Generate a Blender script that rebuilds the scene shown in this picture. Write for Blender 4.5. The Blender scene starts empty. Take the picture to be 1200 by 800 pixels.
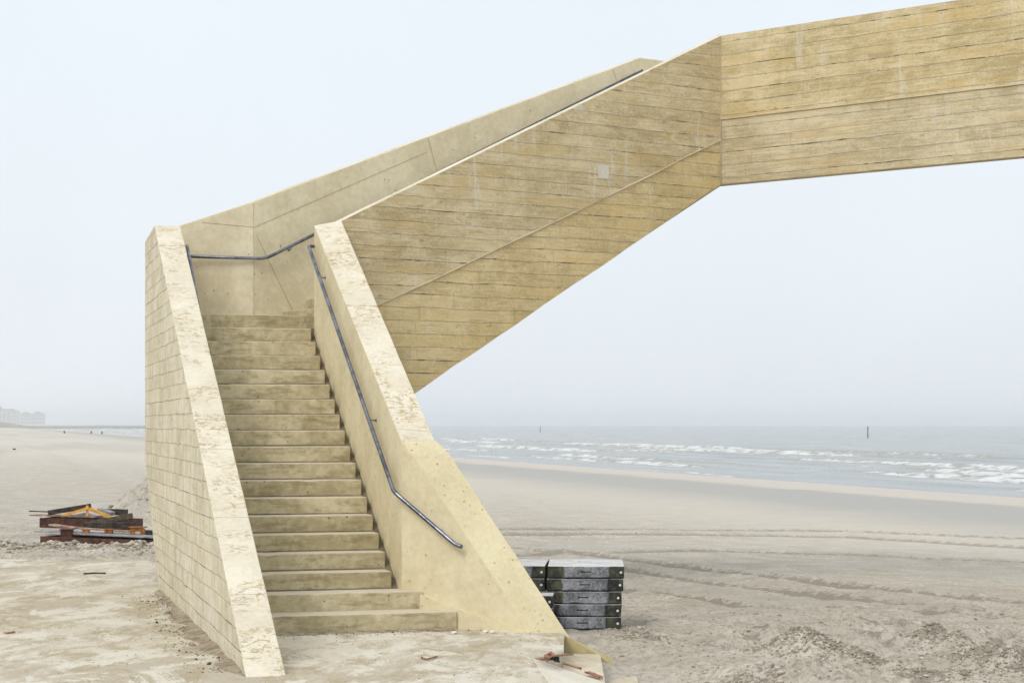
import bpy, bmesh, math, random
import numpy as np
from mathutils import Vector, Matrix
random.seed(7)
RNG = np.random.default_rng(7)
S = bpy.context.scene
COL = S.collection
F = 2333.0          # focal length in photo pixels (1200 wide)
EYE = 1.936

# ------------------------------------------------------------------ helpers
def P(px, py, d):
    """world point seen at a photo pixel, at depth d"""
    return Vector(((px - 600) / F * d, d, EYE - (py - 497) / F * d))

def on_z(px, py, z):
    d = (EYE - z) * F / (py - 497)
    return Vector(((px - 600) / F * d, d, z))

def tag(o, label=None, cat=None, group=None, kind=None):
    if label: o['label'] = label
    if cat: o['category'] = cat
    if group: o['group'] = group
    if kind: o['kind'] = kind
    return o

def empty(name, loc, label=None, cat=None, group=None):
    o = bpy.data.objects.new(name, None)
    COL.objects.link(o)
    o.location = loc
    o.empty_display_size = .3
    return tag(o, label, cat, group)

def auto_uv(bm):
    """UVs in metres: u runs level along the face, v up it; nearly parallel faces share one frame"""
    uvl = bm.loops.layers.uv.verify()
    frames = []
    for f in sorted(bm.faces, key=lambda f: -f.calc_area()):
        n = f.normal
        fr = next((q for q in frames if q[0].dot(n) > .985), None)
        if fr is None:
            if abs(n.z) > .95: fr = (n.copy(), Vector((1, 0, 0)), Vector((0, 1, 0)))
            else:
                u = Vector((0, 0, 1)).cross(n).normalized()
                fr = (n.copy(), u, n.cross(u).normalized())
            frames.append(fr)
        for l in f.loops: l[uvl].uv = (l.vert.co.dot(fr[1]), l.vert.co.dot(fr[2]))

def link_bm(name, bm, mats, parent=None, smooth=False, uv=True, recalc=True):
    if recalc: bmesh.ops.recalc_face_normals(bm, faces=bm.faces)
    bm.normal_update()
    if uv: auto_uv(bm)
    me = bpy.data.meshes.new(name)
    off = Vector((0, 0, 0))
    if parent is not None:
        off = parent.matrix_basis.translation.copy()
        p = parent.parent
        while p is not None:
            off += p.matrix_basis.translation
            p = p.parent
        bmesh.ops.translate(bm, verts=bm.verts, vec=-off)
    bm.to_mesh(me); bm.free()
    for m in (mats if isinstance(mats, (list, tuple)) else [mats]): me.materials.append(m)
    if smooth:
        for p in me.polygons: p.use_smooth = True
    o = bpy.data.objects.new(name, me)
    COL.objects.link(o)
    if parent is not None: o.parent = parent
    return o

def bevel(o, w=.012, seg=2, ang=25):
    m = o.modifiers.new('bevel', 'BEVEL')
    m.width = w; m.segments = seg; m.limit_method = 'ANGLE'; m.angle_limit = math.radians(ang)
    return o

def loft(bm, A, B, side_mats=None, cap_a=0, cap_b=0):
    """solid between two matching polygons A and B; side_mats: material per edge"""
    va = [bm.verts.new(Vector(p)) for p in A]
    vb = [bm.verts.new(Vector(p)) for p in B]
    n = len(va)
    fs = []
    f = bm.faces.new(va); f.material_index = cap_a; fs.append(f)
    f = bm.faces.new(vb[::-1]); f.material_index = cap_b; fs.append(f)
    for i in range(n):
        j = (i + 1) % n
        f = bm.faces.new((va[i], vb[i], vb[j], va[j]))
        f.material_index = side_mats[i] if side_mats else 0
        fs.append(f)
    return fs

def add_box(bm, c, sz, rot=None, mi=0):
    M = Matrix.Translation(Vector(c)) @ (rot.to_4x4() if rot else Matrix()) @ Matrix.Diagonal((sz[0], sz[1], sz[2], 1))
    r = bmesh.ops.create_cube(bm, size=1, matrix=M)
    for f in {f for v in r['verts'] for f in v.link_faces}: f.material_index = mi
    return r['verts']

def add_beam(bm, a, b, w, h, mi=0, roll=0):
    a, b = Vector(a), Vector(b)
    d = (b - a); L = d.length; x = d.normalized()
    y = Vector((0, 0, 1)).cross(x)
    if y.length < 1e-4: y = Vector((0, 1, 0))
    y.normalize(); z = x.cross(y)
    R = Matrix((x, y, z)).transposed() @ Matrix.Rotation(roll, 3, 'X')
    return add_box(bm, (a + b) / 2, (L, w, h), R, mi)

def add_tube(bm, pts, r, seg=12, cap=True):
    pts = [Vector(p) for p in pts]
    rings = []
    for i, p in enumerate(pts):
        t = ((pts[i] - pts[i - 1]).normalized() if i > 0 else Vector()) + \
            ((pts[i + 1] - pts[i]).normalized() if i < len(pts) - 1 else Vector())
        t.normalize()
        up = Vector((0, 0, 1)) if abs(t.z) < .95 else Vector((1, 0, 0))
        a = t.cross(up).normalized(); b = a.cross(t)
        rings.append([bm.verts.new(p + (a * math.cos(k * 2 * math.pi / seg) + b * math.sin(k * 2 * math.pi / seg)) * r) for k in range(seg)])
    for A, B in zip(rings, rings[1:]):
        for k in range(seg):
            bm.faces.new((A[k], A[(k + 1) % seg], B[(k + 1) % seg], B[k]))
    if cap:
        bm.faces.new(rings[0][::-1]); bm.faces.new(rings[-1])

def round_path(pts, r=.08, n=5):
    pts = [Vector(p) for p in pts]
    out = [pts[0]]
    for i in range(1, len(pts) - 1):
        p = pts[i]
        a = p + (pts[i - 1] - p).normalized() * r
        b = p + (pts[i + 1] - p).normalized() * r
        for k in range(n + 1):
            t = k / n
            out.append(a * (1 - t) ** 2 + p * 2 * t * (1 - t) + b * t * t)
    out.append(pts[-1])
    return out

# numpy value noise -----------------------------------------------------------
def _hash(ix, iy, seed):
    h = (ix.astype(np.int64) * 374761393 + iy.astype(np.int64) * 668265263 + seed * 982451653) & 0xFFFFFFFF
    h = ((h ^ (h >> 13)) * 1274126177) & 0xFFFFFFFF
    h = (h ^ (h >> 16)) & 0xFFFFFFFF
    return h / 4294967295.0

def vnoise(x, y, seed=0):
    x0 = np.floor(x); y0 = np.floor(y)
    fx = x - x0; fy = y - y0
    fx = fx * fx * fx * (fx * (fx * 6 - 15) + 10); fy = fy * fy * fy * (fy * (fy * 6 - 15) + 10)
    a = _hash(x0, y0, seed); b = _hash(x0 + 1, y0, seed)
    c = _hash(x0, y0 + 1, seed); d = _hash(x0 + 1, y0 + 1, seed)
    return (a + (b - a) * fx) * (1 - fy) + (c + (d - c) * fx) * fy - .5

def fbm(x, y, oct=4, seed=0, gain=.5):
    s = 0; a = 1.0
    for i in range(oct):
        s = s + a * vnoise(x + 17.3 * i, y - 9.1 * i, seed + i)
        x = x * 2.03 * .8 - y * 2.03 * .6; y = (x * .6 / .8 + y * 2.03) if False else y * 2.03 + .3 * x
        a *= gain
    return s

def sstep(a, b, x):
    t = np.clip((x - a) / (b - a), 0, 1)
    return t * t * (3 - 2 * t)

# ------------------------------------------------------------------ node helper
class NT:
    def __init__(self, mat_or_world):
        mat_or_world.use_nodes = True
        self.t = mat_or_world.node_tree
        self.t.nodes.clear()
    def n(self, typ, ins=None, out=0, **props):
        nd = self.t.nodes.new('ShaderNode' + typ)
        for k, v in props.items(): setattr(nd, k, v)
        for k, v in (ins or {}).items():
            s = nd.inputs[k]
            if isinstance(v, bpy.types.NodeSocket): self.t.links.new(v, s)
            else: s.default_value = v
        self.last = nd
        return nd.outputs[out] if len(nd.outputs) else None
    def m(self, op, a, b=None, c=None, clamp=False):
        ins = {0: a}
        if b is not None: ins[1] = b
        if c is not None: ins[2] = c
        return self.n('Math', ins, operation=op, use_clamp=clamp)
    def mix(self, fac, a, b, blend='MIX'):
        nd = self.t.nodes.new('ShaderNodeMix'); nd.data_type = 'RGBA'; nd.blend_type = blend
        for i, v in ((0, fac), (6, a), (7, b)):
            if isinstance(v, bpy.types.NodeSocket): self.t.links.new(v, nd.inputs[i])
            else: nd.inputs[i].default_value = v
        return nd.outputs[2]
    def ramp(self, fac, a, b, lo=0.0, hi=1.0):
        return self.n('MapRange', {0: fac, 1: a, 2: b, 3: lo, 4: hi}, interpolation_type='SMOOTHSTEP')
    def xyz(self, x, y, z=0.0):
        return self.n('CombineXYZ', {0: x, 1: y, 2: z})
    def noise(self, vec, scale, detail=4, rough=.55, dist=0.0):
        return self.n('TexNoise', {'Vector': vec, 'Scale': scale, 'Detail': detail, 'Roughness': rough, 'Distortion': dist})
    def principled(self, color, rough=.9, bump=None, bstr=.5, bdist=.01, metallic=0.0, spec=.3, normal=None):
        ins = {'Base Color': color, 'Roughness': rough, 'Metallic': metallic, 'Specular IOR Level': spec}
        if bump is not None:
            ins['Normal'] = self.n('Bump', {'Height': bump, 'Strength': bstr, 'Distance': bdist})
        b = self.n('BsdfPrincipled', ins)
        self.n('OutputMaterial', {'Surface': b})

def C4(r, g, b): return (r, g, b, 1)

def uvmetres(t):
    uv = t.n('UVMap')
    t.n('SeparateXYZ', {0: uv})
    return t.last.outputs[0], t.last.outputs[1]

def seeded(t, x, y, s):
    return t.xyz(t.m('ADD', x, s * 13.7), t.m('ADD', y, s * 7.9), s * 3.1)

# ------------------------------------------------------------------ materials
def mat_board(name, cA, cB, cC, course=.157, blen=2.2, line=.75, vline=.35, white=.5, grain=.5, drip=.4, rowc=.5, ridge=.5, vert=0.0, jthin=1.0):
    """board-marked concrete: courses of boards with broken dark joints, pale mortar ridges, grain, knots and lime bloom"""
    mt = bpy.data.materials.new(name); t = NT(mt)
    x, y = uvmetres(t)
    wob = t.m('MULTIPLY', t.m('SUBTRACT', t.noise(t.xyz(t.m('MULTIPLY', x, 1.1), t.m('MULTIPLY', y, .9)), 1.0, 4, .6), .5), .045)
    yy = t.m('DIVIDE', t.m('ADD', y, wob), course)
    row = t.m('FLOOR', yy)
    rr = t.n('TexWhiteNoise', {'W': row}, noise_dimensions='1D')
    jrow = t.m('FLOOR', t.m('ADD', yy, .5))
    jr = t.n('TexWhiteNoise', {'W': t.m('ADD', jrow, .37)}, noise_dimensions='1D')
    xs = t.m('ADD', x, t.m('MULTIPLY', t.m('FRACT', t.m('MULTIPLY', rr, 57.31)), 9.7))
    bl = t.m('MULTIPLY_ADD', rr, blen * .5, blen * .7)
    xb = t.m('DIVIDE', xs, bl)
    bid = t.m('FLOOR', xb)
    br = t.n('TexWhiteNoise', {'Vector': t.xyz(row, bid, 0.0)}, noise_dimensions='2D')
    fy = t.m('FRACT', yy)
    de = t.m('MULTIPLY', t.m('MINIMUM', fy, t.m('SUBTRACT', 1.0, fy)), course)
    fx = t.m('FRACT', xb)
    dx = t.m('MULTIPLY', t.m('MINIMUM', fx, t.m('SUBTRACT', 1.0, fx)), bl)
    # joints: some open and dark for a stretch, some closed by a pale ridge of mortar, most barely there
    jn = t.noise(t.xyz(t.m('MULTIPLY', x, 3.1), t.m('MULTIPLY', jrow, 3.7)), 1.0, 5, .7)
    jl_ = t.noise(t.xyz(t.m('MULTIPLY', x, .45), t.m('MULTIPLY', jrow, 2.9), 5.0), 1.0, 3, .6)
    jm = t.m('MULTIPLY', t.ramp(jn, .46, .60), t.ramp(t.m('ADD', jl_, t.m('MULTIPLY', t.m('SUBTRACT', jr, .5), .30)), .47, .60))
    jw = t.m('MULTIPLY', t.m('MULTIPLY_ADD', jn, .026, -.005), jthin)
    joint = t.m('MULTIPLY', t.m('SUBTRACT', 1.0, t.ramp(de, 0.0, jw)), jm)
    rm = t.ramp(t.noise(t.xyz(t.m('MULTIPLY', x, 1.3), t.m('MULTIPLY', jrow, 5.1), 9.0), 1.0, 5, .7), .50, .60)
    rdg = t.m('MULTIPLY', t.m('SUBTRACT', 1.0, t.ramp(de, .002, .014)), rm)
    faint = t.m('MULTIPLY', t.m('SUBTRACT', 1.0, t.ramp(de, 0.0, .006)), .30)
    vj = t.m('MULTIPLY', t.m('SUBTRACT', 1.0, t.ramp(dx, 0.0, .007)), vline)
    # tone
    grainv = t.noise(t.xyz(t.m('MULTIPLY', xs, 1.5), t.m('MULTIPLY', y, 40.0), t.m('MULTIPLY', rr, 40.0)), 1.0, 6, .68)
    mott = t.noise(seeded(t, x, y, 1), .8, 6, .66, .4)
    mid = t.noise(t.xyz(t.m('MULTIPLY', x, 3.2), t.m('MULTIPLY', y, 8.0), 2.0), 1.0, 7, .74, .8)
    fine = t.noise(seeded(t, x, y, 2), 30.0, 4, .7)
    k = lambda n, a: t.m('MULTIPLY', t.m('SUBTRACT', n, .5), a)
    tone = t.m('ADD', k(br, rowc), k(grainv, grain * 3.2))
    tone = t.m('ADD', tone, k(mott, 2.4)); tone = t.m('ADD', tone, k(fine, 1.6)); tone = t.m('ADD', tone, k(mid, 2.6))
    f = t.m('ADD', .5, tone, clamp=True)
    col = t.mix(f, cA, cB)
    # ochre boards and stains
    st = t.noise(t.xyz(t.m('MULTIPLY', x, .55), t.m('MULTIPLY', y, 4.5), 4.0), 1.0, 6, .68, .5)
    st = t.ramp(t.m('ADD', st, t.m('ADD', k(br, .05), k(fine, .30))), .50, .66)
    col = t.mix(t.m('MULTIPLY', st, .62), col, cC)
    if vert:
        vs = t.noise(t.xyz(t.m('MULTIPLY', xs, 7.0), t.m('MULTIPLY', y, .9), t.m('MULTIPLY', row, 3.3)), 1.0, 5, .65, .3)
        col = t.mix(t.m('MULTIPLY', t.ramp(vs, .50, .62), vert), col, C4(cB[0] * 1.03, cB[1] * 1.04, cB[2] * 1.18))
        col = t.mix(t.m('MULTIPLY', t.ramp(vs, .47, .38), vert * .8), col, C4(cA[0] * .86, cA[1] * .86, cA[2] * .86))
    # knots
    t.n('TexVoronoi', {'Vector': t.xyz(t.m('MULTIPLY', xs, 2.3), t.m('MULTIPLY', y, 6.37), rr), 'Scale': 1.0}, feature='F1')
    vd = t.last.outputs[0]; vc = t.last.outputs[1]
    kn = t.m('MULTIPLY', t.m('SUBTRACT', 1.0, t.ramp(t.m('ADD', vd, k(fine, .25)), .05, .15)), t.m('GREATER_THAN', t.n('SeparateColor', {0: vc}), .5))
    col = t.mix(t.m('MULTIPLY', kn, .45), col, C4(cA[0] * .50, cA[1] * .50, cA[2] * .55))
    # lime bloom: vertical runs and clouds
    wp = t.noise(seeded(t, x, y, 5), .7, 4, .6)
    wv = t.noise(t.xyz(t.m('MULTIPLY', x, 8.0), t.m('MULTIPLY', y, .9), 8.0), 1.0, 5, .66, .5)
    wm = t.m('MULTIPLY', t.ramp(wp, .48, .62), t.m('MULTIPLY', t.ramp(wv, .55, .65), .9))
    wf = t.noise(t.xyz(t.m('MULTIPLY', x, 3.0), t.m('MULTIPLY', y, 5.5), 3.0), 1.0, 7, .74, 1.0)
    wm = t.m('MAXIMUM', wm, t.m('MULTIPLY', t.ramp(wf, .58, .68), .75))
    col = t.mix(t.m('MULTIPLY', wm, white), col, C4(.66, .63, .54))
    dv = t.ramp(t.noise(t.xyz(t.m('MULTIPLY', x, 5.0), t.m('MULTIPLY', y, .5), 18.0), 1.0, 5, .65), .54, .66)
    col = t.mix(t.m('MULTIPLY', dv, drip), col, C4(cA[0] * .82, cA[1] * .82, cA[2] * .80))
    dark = C4(.10, .078, .048)
    col = t.mix(t.m('MULTIPLY', rdg, ridge), col, C4(cB[0] * 1.05, cB[1] * 1.08, cB[2] * 1.22))
    col = t.mix(t.m('MULTIPLY', t.m('MAXIMUM', faint, vj), .55), col, C4(cA[0] * .5, cA[1] * .5, cA[2] * .5))
    col = t.mix(t.m('MULTIPLY', joint, line), col, dark)
    pit = t.n('TexVoronoi', {'Vector': t.xyz(x, y, 0.0), 'Scale': 9.0}, feature='F1')
    pm = t.m('MULTIPLY', t.m('LESS_THAN', pit, .06), t.ramp(mott, .47, .55))
    col = t.mix(t.m('MULTIPLY', pm, .7), col, dark)
    h = t.m('ADD', t.m('MULTIPLY', br, .6), t.m('MULTIPLY', grainv, .6 * grain))
    h = t.m('ADD', h, t.m('ADD', t.m('MULTIPLY', fine, .35), t.m('MULTIPLY', mid, .6)))
    h = t.m('ADD', h, t.m('MULTIPLY', rdg, .5))
    h = t.m('SUBTRACT', h, t.m('MULTIPLY', t.m('MAXIMUM', joint, t.m('MAXIMUM', faint, vj)), 1.2))
    h = t.m('SUBTRACT', h, pm)
    t.principled(col, .92, h, 1.0, .016, spec=.15)
    return mt

def mat_smooth(name, cA, cB, pits=.6, stain=C4(.42, .32, .16), streak=.35, dust=False):
    mt = bpy.data.materials.new(name); t = NT(mt)
    x, y = uvmetres(t)
    m1 = t.noise(seeded(t, x, y, 1), 1.1, 5, .6)
    m2 = t.noise(seeded(t, x, y, 2), 14.0, 5, .62)
    m0 = t.noise(seeded(t, x, y, 9), 3.7, 8, .74, .15)
    f = t.m('ADD', t.m('MULTIPLY_ADD', t.m('SUBTRACT', m1, .5), 2.6, .5), t.m('MULTIPLY', t.m('SUBTRACT', m2, .5), 1.7))
    f = t.m('ADD', f, t.m('MULTIPLY', t.m('SUBTRACT', m0, .5), 2.2), clamp=True)
    col = t.mix(f, cA, cB)
    sv = t.ramp(t.noise(t.xyz(t.m('MULTIPLY', x, 3.0), t.m('MULTIPLY', y, .6), 2.0), 1.0, 5, .65, .3), .5, .75)
    col = t.mix(t.m('MULTIPLY', sv, streak), col, stain)
    sp = t.ramp(t.noise(seeded(t, x, y, 6), 5.0, 6, .72), .60, .74)
    col = t.mix(t.m('MULTIPLY', sp, .25), col, C4(.36, .31, .22))
    pv = t.n('TexVoronoi', {'Vector': t.xyz(x, y, 0.0), 'Scale': 11.0, 'Randomness': 1.0}, feature='F1')
    t.n('TexVoronoi', {'Vector': t.xyz(x, y, 0.0), 'Scale': 11.0, 'Randomness': 1.0}, feature='F1')
    rc = t.n('SeparateColor', {0: t.last.outputs[1]})
    pm = t.m('MULTIPLY', t.m('LESS_THAN', pv, t.m('MULTIPLY', rc, .12)), t.m('GREATER_THAN', rc, .55))
    col = t.mix(t.m('MULTIPLY', pm, pits), col, C4(.17, .13, .08))
    h = t.m('SUBTRACT', t.m('ADD', t.m('MULTIPLY', m2, .6), t.m('MULTIPLY', m1, .6)), pm)
    if dust:
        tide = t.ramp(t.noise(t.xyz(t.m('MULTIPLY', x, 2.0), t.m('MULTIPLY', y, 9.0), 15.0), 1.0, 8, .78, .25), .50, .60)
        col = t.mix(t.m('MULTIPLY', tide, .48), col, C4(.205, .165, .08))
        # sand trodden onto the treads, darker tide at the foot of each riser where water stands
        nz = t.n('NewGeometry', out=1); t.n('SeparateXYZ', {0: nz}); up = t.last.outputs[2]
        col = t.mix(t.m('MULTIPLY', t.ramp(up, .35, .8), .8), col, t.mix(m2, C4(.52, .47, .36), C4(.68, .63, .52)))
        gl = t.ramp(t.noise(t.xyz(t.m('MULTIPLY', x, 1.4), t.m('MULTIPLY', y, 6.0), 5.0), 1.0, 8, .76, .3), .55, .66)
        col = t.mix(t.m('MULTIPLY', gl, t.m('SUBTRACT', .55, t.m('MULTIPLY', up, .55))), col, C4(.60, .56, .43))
    t.principled(col, .9, h, .8, .010, spec=.2)
    return mt

def mat_cap(name, cA, cB, rough=1.0, period=1.35, brown=.95, quiet=False):
    """trowelled top of a wall: pale with brown pitted patches where the skin came away"""
    mt = bpy.data.materials.new(name); t = NT(mt)
    x, y = uvmetres(t)
    m1 = t.noise(seeded(t, x, y, 1), 1.6, 4, .6)
    m2 = t.noise(seeded(t, x, y, 2), 20.0, 5, .65)
    f = t.m('ADD', t.m('MULTIPLY_ADD', t.m('SUBTRACT', m1, .5), 2.2, .5), t.m('MULTIPLY', t.m('SUBTRACT', m2, .5), 1.6), clamp=True)
    col = t.mix(f, cA, cB)
    big = t.ramp(t.noise(seeded(t, x, y, 3), 1.5, 4, .62), .42, .58)
    wr = t.noise(t.xyz(t.m('MULTIPLY', x, 13.0), t.m('MULTIPLY', y, 20.0), 1.0), 1.0, 7, .74, .9)
    pm = t.m('MULTIPLY', t.m('MULTIPLY', t.ramp(wr, .515, .605), big), 0.0 if quiet else 1.0)
    sp = t.noise(seeded(t, x, y, 8), 34.0, 3, .6)
    pm2 = t.m('MULTIPLY', t.ramp(sp, .64, .70), t.m('MULTIPLY_ADD', big, .5, .4))
    pit = t.m('MAXIMUM', pm, t.m('MULTIPLY', pm2, .8))
    bc = t.mix(t.noise(seeded(t, x, y, 4), 7.0, 3), C4(.44, .28, .105), C4(.62, .47, .245))
    col = t.mix(t.m('MULTIPLY', pit, brown), col, bc)
    # pour joints across the cap
    yy = t.m('DIVIDE', t.m('ADD', y, t.m('MULTIPLY', t.noise(t.xyz(x, y), 6.0, 2), .02)), period)
    fy = t.m('FRACT', yy)
    de = t.m('MULTIPLY', t.m('MINIMUM', fy, t.m('SUBTRACT', 1.0, fy)), period)
    jl = t.m('MULTIPLY', t.m('SUBTRACT', 1.0, t.ramp(de, .001, .007)), 0.0 if quiet else 1.0)
    if quiet:
        t.n('TexVoronoi', {'Vector': t.xyz(x, y, 0.0), 'Scale': 17.0}, feature='F1'); vd = t.last.outputs[0]; rc = t.n('SeparateColor', {0: t.last.outputs[1]})
        pv = t.m('MULTIPLY', t.m('LESS_THAN', vd, t.m('MULTIPLY', rc, .22)), t.m('GREATER_THAN', rc, .25))
        pit = t.m('MAXIMUM', pit, pv)
        col = t.mix(t.m('MULTIPLY', pv, .6), col, C4(.30, .22, .10))
    col = t.mix(t.m('MULTIPLY', jl, .55), col, C4(.30, .24, .15))
    h = t.m('SUBTRACT', t.m('MULTIPLY', m2, .5), t.m('ADD', pit, jl))
    t.principled(col, .95, h, .7, .005 * rough, spec=.2)
    return mt

M = {}
M['board'] = mat_board('board_marked_concrete', C4(.425, .34, .185), C4(.67, .57, .37), C4(.56, .425, .195), drip=.15, white=.80, rowc=.4, grain=.5, vline=.12, blen=3.2, line=.58)
M['board_low'] = mat_board('board_marked_concrete_ochre', C4(.48, .375, .19), C4(.70, .58, .335), C4(.66, .49, .215), course=.16, blen=2.0, white=.40, grain=.45, rowc=.4, line=.58, drip=.2, vline=.22, ridge=.35)
M['span'] = mat_board('board_marked_concrete_span', C4(.44, .35, .18), C4(.68, .57, .355), C4(.60, .45, .20), drip=.15, course=.165, blen=3.6, white=.50, grain=.55, line=.58, rowc=.4, vline=.10)
M['span_low'] = mat_board('board_marked_concrete_span_base', C4(.44, .365, .22), C4(.66, .57, .385), C4(.57, .44, .23), drip=.15, course=.17, blen=3.0, white=.45, grain=.8, line=.60, rowc=.4, vline=.18)
M['block'] = mat_board('board_marked_concrete_pale', C4(.51, .45, .315), C4(.71, .655, .505), C4(.62, .54, .35), course=.157, blen=.80, white=.75, grain=.12, line=.46, vline=.16, drip=.25, rowc=.35, vert=.5, jthin=.55, ridge=.3)
M['smooth'] = mat_smooth('smooth_concrete', C4(.58, .51, .35), C4(.72, .65, .48), streak=.30)
M['far'] = mat_smooth('smooth_concrete_grey', C4(.60, .535, .375), C4(.73, .67, .50), streak=.25, pits=.7, stain=C4(.54, .45, .27))
M['wing'] = mat_smooth('cast_concrete_wing', C4(.60, .525, .345), C4(.72, .65, .455), streak=.40, stain=C4(.57, .46, .24))
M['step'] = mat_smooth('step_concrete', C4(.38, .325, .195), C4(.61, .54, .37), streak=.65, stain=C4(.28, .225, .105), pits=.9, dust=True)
M['cap'] = mat_cap('cap_concrete', C4(.60, .545, .42), C4(.74, .69, .56))
M['cap_y'] = mat_cap('cap_concrete_yellow', C4(.57, .50, .315), C4(.70, .635, .43), brown=.35, period=9.0, quiet=True)
M['kerb'] = mat_smooth('kerb_concrete', C4(.38, .32, .15), C4(.50, .43, .23), streak=.4, stain=C4(.36, .28, .11))
M['seam'] = mat_smooth('seam_concrete', C4(.38, .33, .21), C4(.50, .44, .30))
M['fin'] = mat_smooth('mortar_fin', C4(.52, .43, .27), C4(.64, .56, .40))

def mat_ground(name, kind):
    mt = bpy.data.materials.new(name); t = NT(mt)
    pos = t.n('NewGeometry')
    t.n('SeparateXYZ', {0: pos}); X, Y, Z = t.last.outputs[0], t.last.outputs[1], t.last.outputs[2]
    if kind == 'slab':
        m1 = t.noise(t.xyz(t.m('MULTIPLY', X, .9), t.m('MULTIPLY', Y, .40)), 1.0, 7, .70, .5)
        m2 = t.noise(t.xyz(t.m('MULTIPLY', X, 14.0), t.m('MULTIPLY', Y, 5.0)), 1.0, 6, .72)
        m3 = t.noise(t.xyz(t.m('MULTIPLY', X, 2.6), t.m('MULTIPLY', Y, 1.1), 5.0), 1.0, 8, .76, .7)
        m4 = t.noise(t.xyz(t.m('MULTIPLY', X, 60.0), t.m('MULTIPLY', Y, 25.0), 3.0), 1.0, 3, .7)
        f = t.m('ADD', m1, t.m('MULTIPLY', t.m('SUBTRACT', m2, .5), .35))
        col = t.mix(t.ramp(f, .42, .58), C4(.60, .555, .455), C4(.47, .415, .315))
        f2 = t.m('ADD', m3, t.m('MULTIPLY', t.m('SUBTRACT', m4, .5), .25))
        col = t.mix(t.m('MULTIPLY', t.ramp(f2, .48, .59), .75), col, C4(.385, .32, .20))
        w = t.noise(t.xyz(t.m('MULTIPLY', X, 1.5), t.m('MULTIPLY', Y, .75), 9.0), 1.0, 8, .72, .5)
        col = t.mix(t.m('MULTIPLY', t.ramp(t.m('ADD', w, t.m('MULTIPLY', t.m('SUBTRACT', m2, .5), .20)), .51, .58), .85), col, C4(.67, .635, .545))
        oc = t.noise(t.xyz(X, Y, 14.0), 2.2, 5, .7)
        col = t.mix(t.m('MULTIPLY', t.ramp(oc, .62, .74), .5), col, C4(.42, .27, .15))
        col = t.mix(t.m('MULTIPLY', t.m('SUBTRACT', m4, .5), .9, clamp=True), col, C4(.28, .23, .16))
        h = t.m('ADD', t.m('MULTIPLY', f2, 1.2), t.m('ADD', m2, t.m('MULTIPLY', m4, .35)))
        t.principled(col, .95, h, .7, .018, spec=.15)
        return mt
    U = t.m('ADD', t.m('MULTIPLY', X, .966), t.m('MULTIPLY', Y, .257))
    V = t.m('ADD', t.m('MULTIPLY', X, -.257), t.m('MULTIPLY', Y, .966))
    n1 = t.noise(t.xyz(X, Y), .22, 5, .6)
    n2 = t.noise(t.xyz(X, Y, 4.0), 1.7, 6, .65, .4)
    n3 = t.noise(t.xyz(X, Y, 7.0), 14.0, 5, .68)
    n4 = t.noise(t.xyz(X, Y, 2.0), 70.0, 2, .6)
    fa = t.n('Attribute', attribute_name='damp'); fa = t.last.outputs['Fac']
    dry = t.mix(t.ramp(n2, .35, .65), C4(.485, .435, .355), C4(.64, .588, .50))
    dry = t.mix(t.m('MULTIPLY', t.ramp(n3, .48, .60), .65), dry, C4(.33, .29, .23))  # fine dark tone painted in for the shade of small hollows
    dry = t.mix(t.m('MULTIPLY', t.ramp(n4, .50, .75), .40), dry, C4(.26, .225, .175))
    dry = t.mix(t.m('MULTIPLY', t.ramp(n1, .42, .66), .45), dry, C4(.47, .445, .395))
    fd = t.ramp(t.m('ADD', fa, t.m('ADD', t.m('MULTIPLY', t.m('SUBTRACT', n3, .5), 1.9), t.m('MULTIPLY', t.m('SUBTRACT', n4, .5), .9))), .25, .75)
    wig = t.m('MULTIPLY_ADD', t.m('SUBTRACT', n1, .5), 7.0, U)
    damp = t.ramp(wig, 8.0, 24.0)
    # flat beach further off is greyer: partly its own, partly distance haze painted in
    farf = t.ramp(Y, 45.0, 170.0)
    dry = t.mix(t.m('MULTIPLY', farf, .7), dry, t.mix(t.ramp(t.noise(t.xyz(t.m('MULTIPLY', U, .10), t.m('MULTIPLY', V, .012), 3.0), 1.0, 5, .62), .40, .62), C4(.56, .53, .465), C4(.44, .42, .375)))
    col = t.mix(t.m('MULTIPLY', damp, .75), dry, C4(.52, .484, .415))
    wet = t.m('MULTIPLY', t.ramp(wig, 19.0, 29.0), t.m('SUBTRACT', 1.0, t.ramp(wig, 33.0, 36.0)))
    col = t.mix(t.m('MULTIPLY', wet, .85), col, C4(.335, .33, .305))
    strip = t.ramp(wig, 33.5, 36.5)
    col = t.mix(t.m('MULTIPLY', strip, .85), col, C4(.52, .48, .425))
    col = t.mix(t.m('MULTIPLY', fd, .80), col, C4(.285, .25, .20))
    rough = t.m('SUBTRACT', .95, t.m('MULTIPLY', wet, .35))
    near = t.m('SUBTRACT', 1.0, t.ramp(Y, 40.0, 160.0))
    h = t.m('ADD', t.m('MULTIPLY', n2, .9), t.m('ADD', t.m('MULTIPLY', n3, .6), t.m('MULTIPLY', n4, .12)))
    h = t.m('MULTIPLY', h, t.m('MULTIPLY_ADD', near, .9, .1))
    h = t.m('MULTIPLY', h, t.m('SUBTRACT', 1.0, t.m('MULTIPLY', damp, .85)))
    t.principled(col, rough, h, 1.0, .09, spec=.2)
    return mt
M['sand'] = mat_ground('sand', 'sand')
M['slab'] = mat_ground('dusty_pavement', 'slab')

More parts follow.
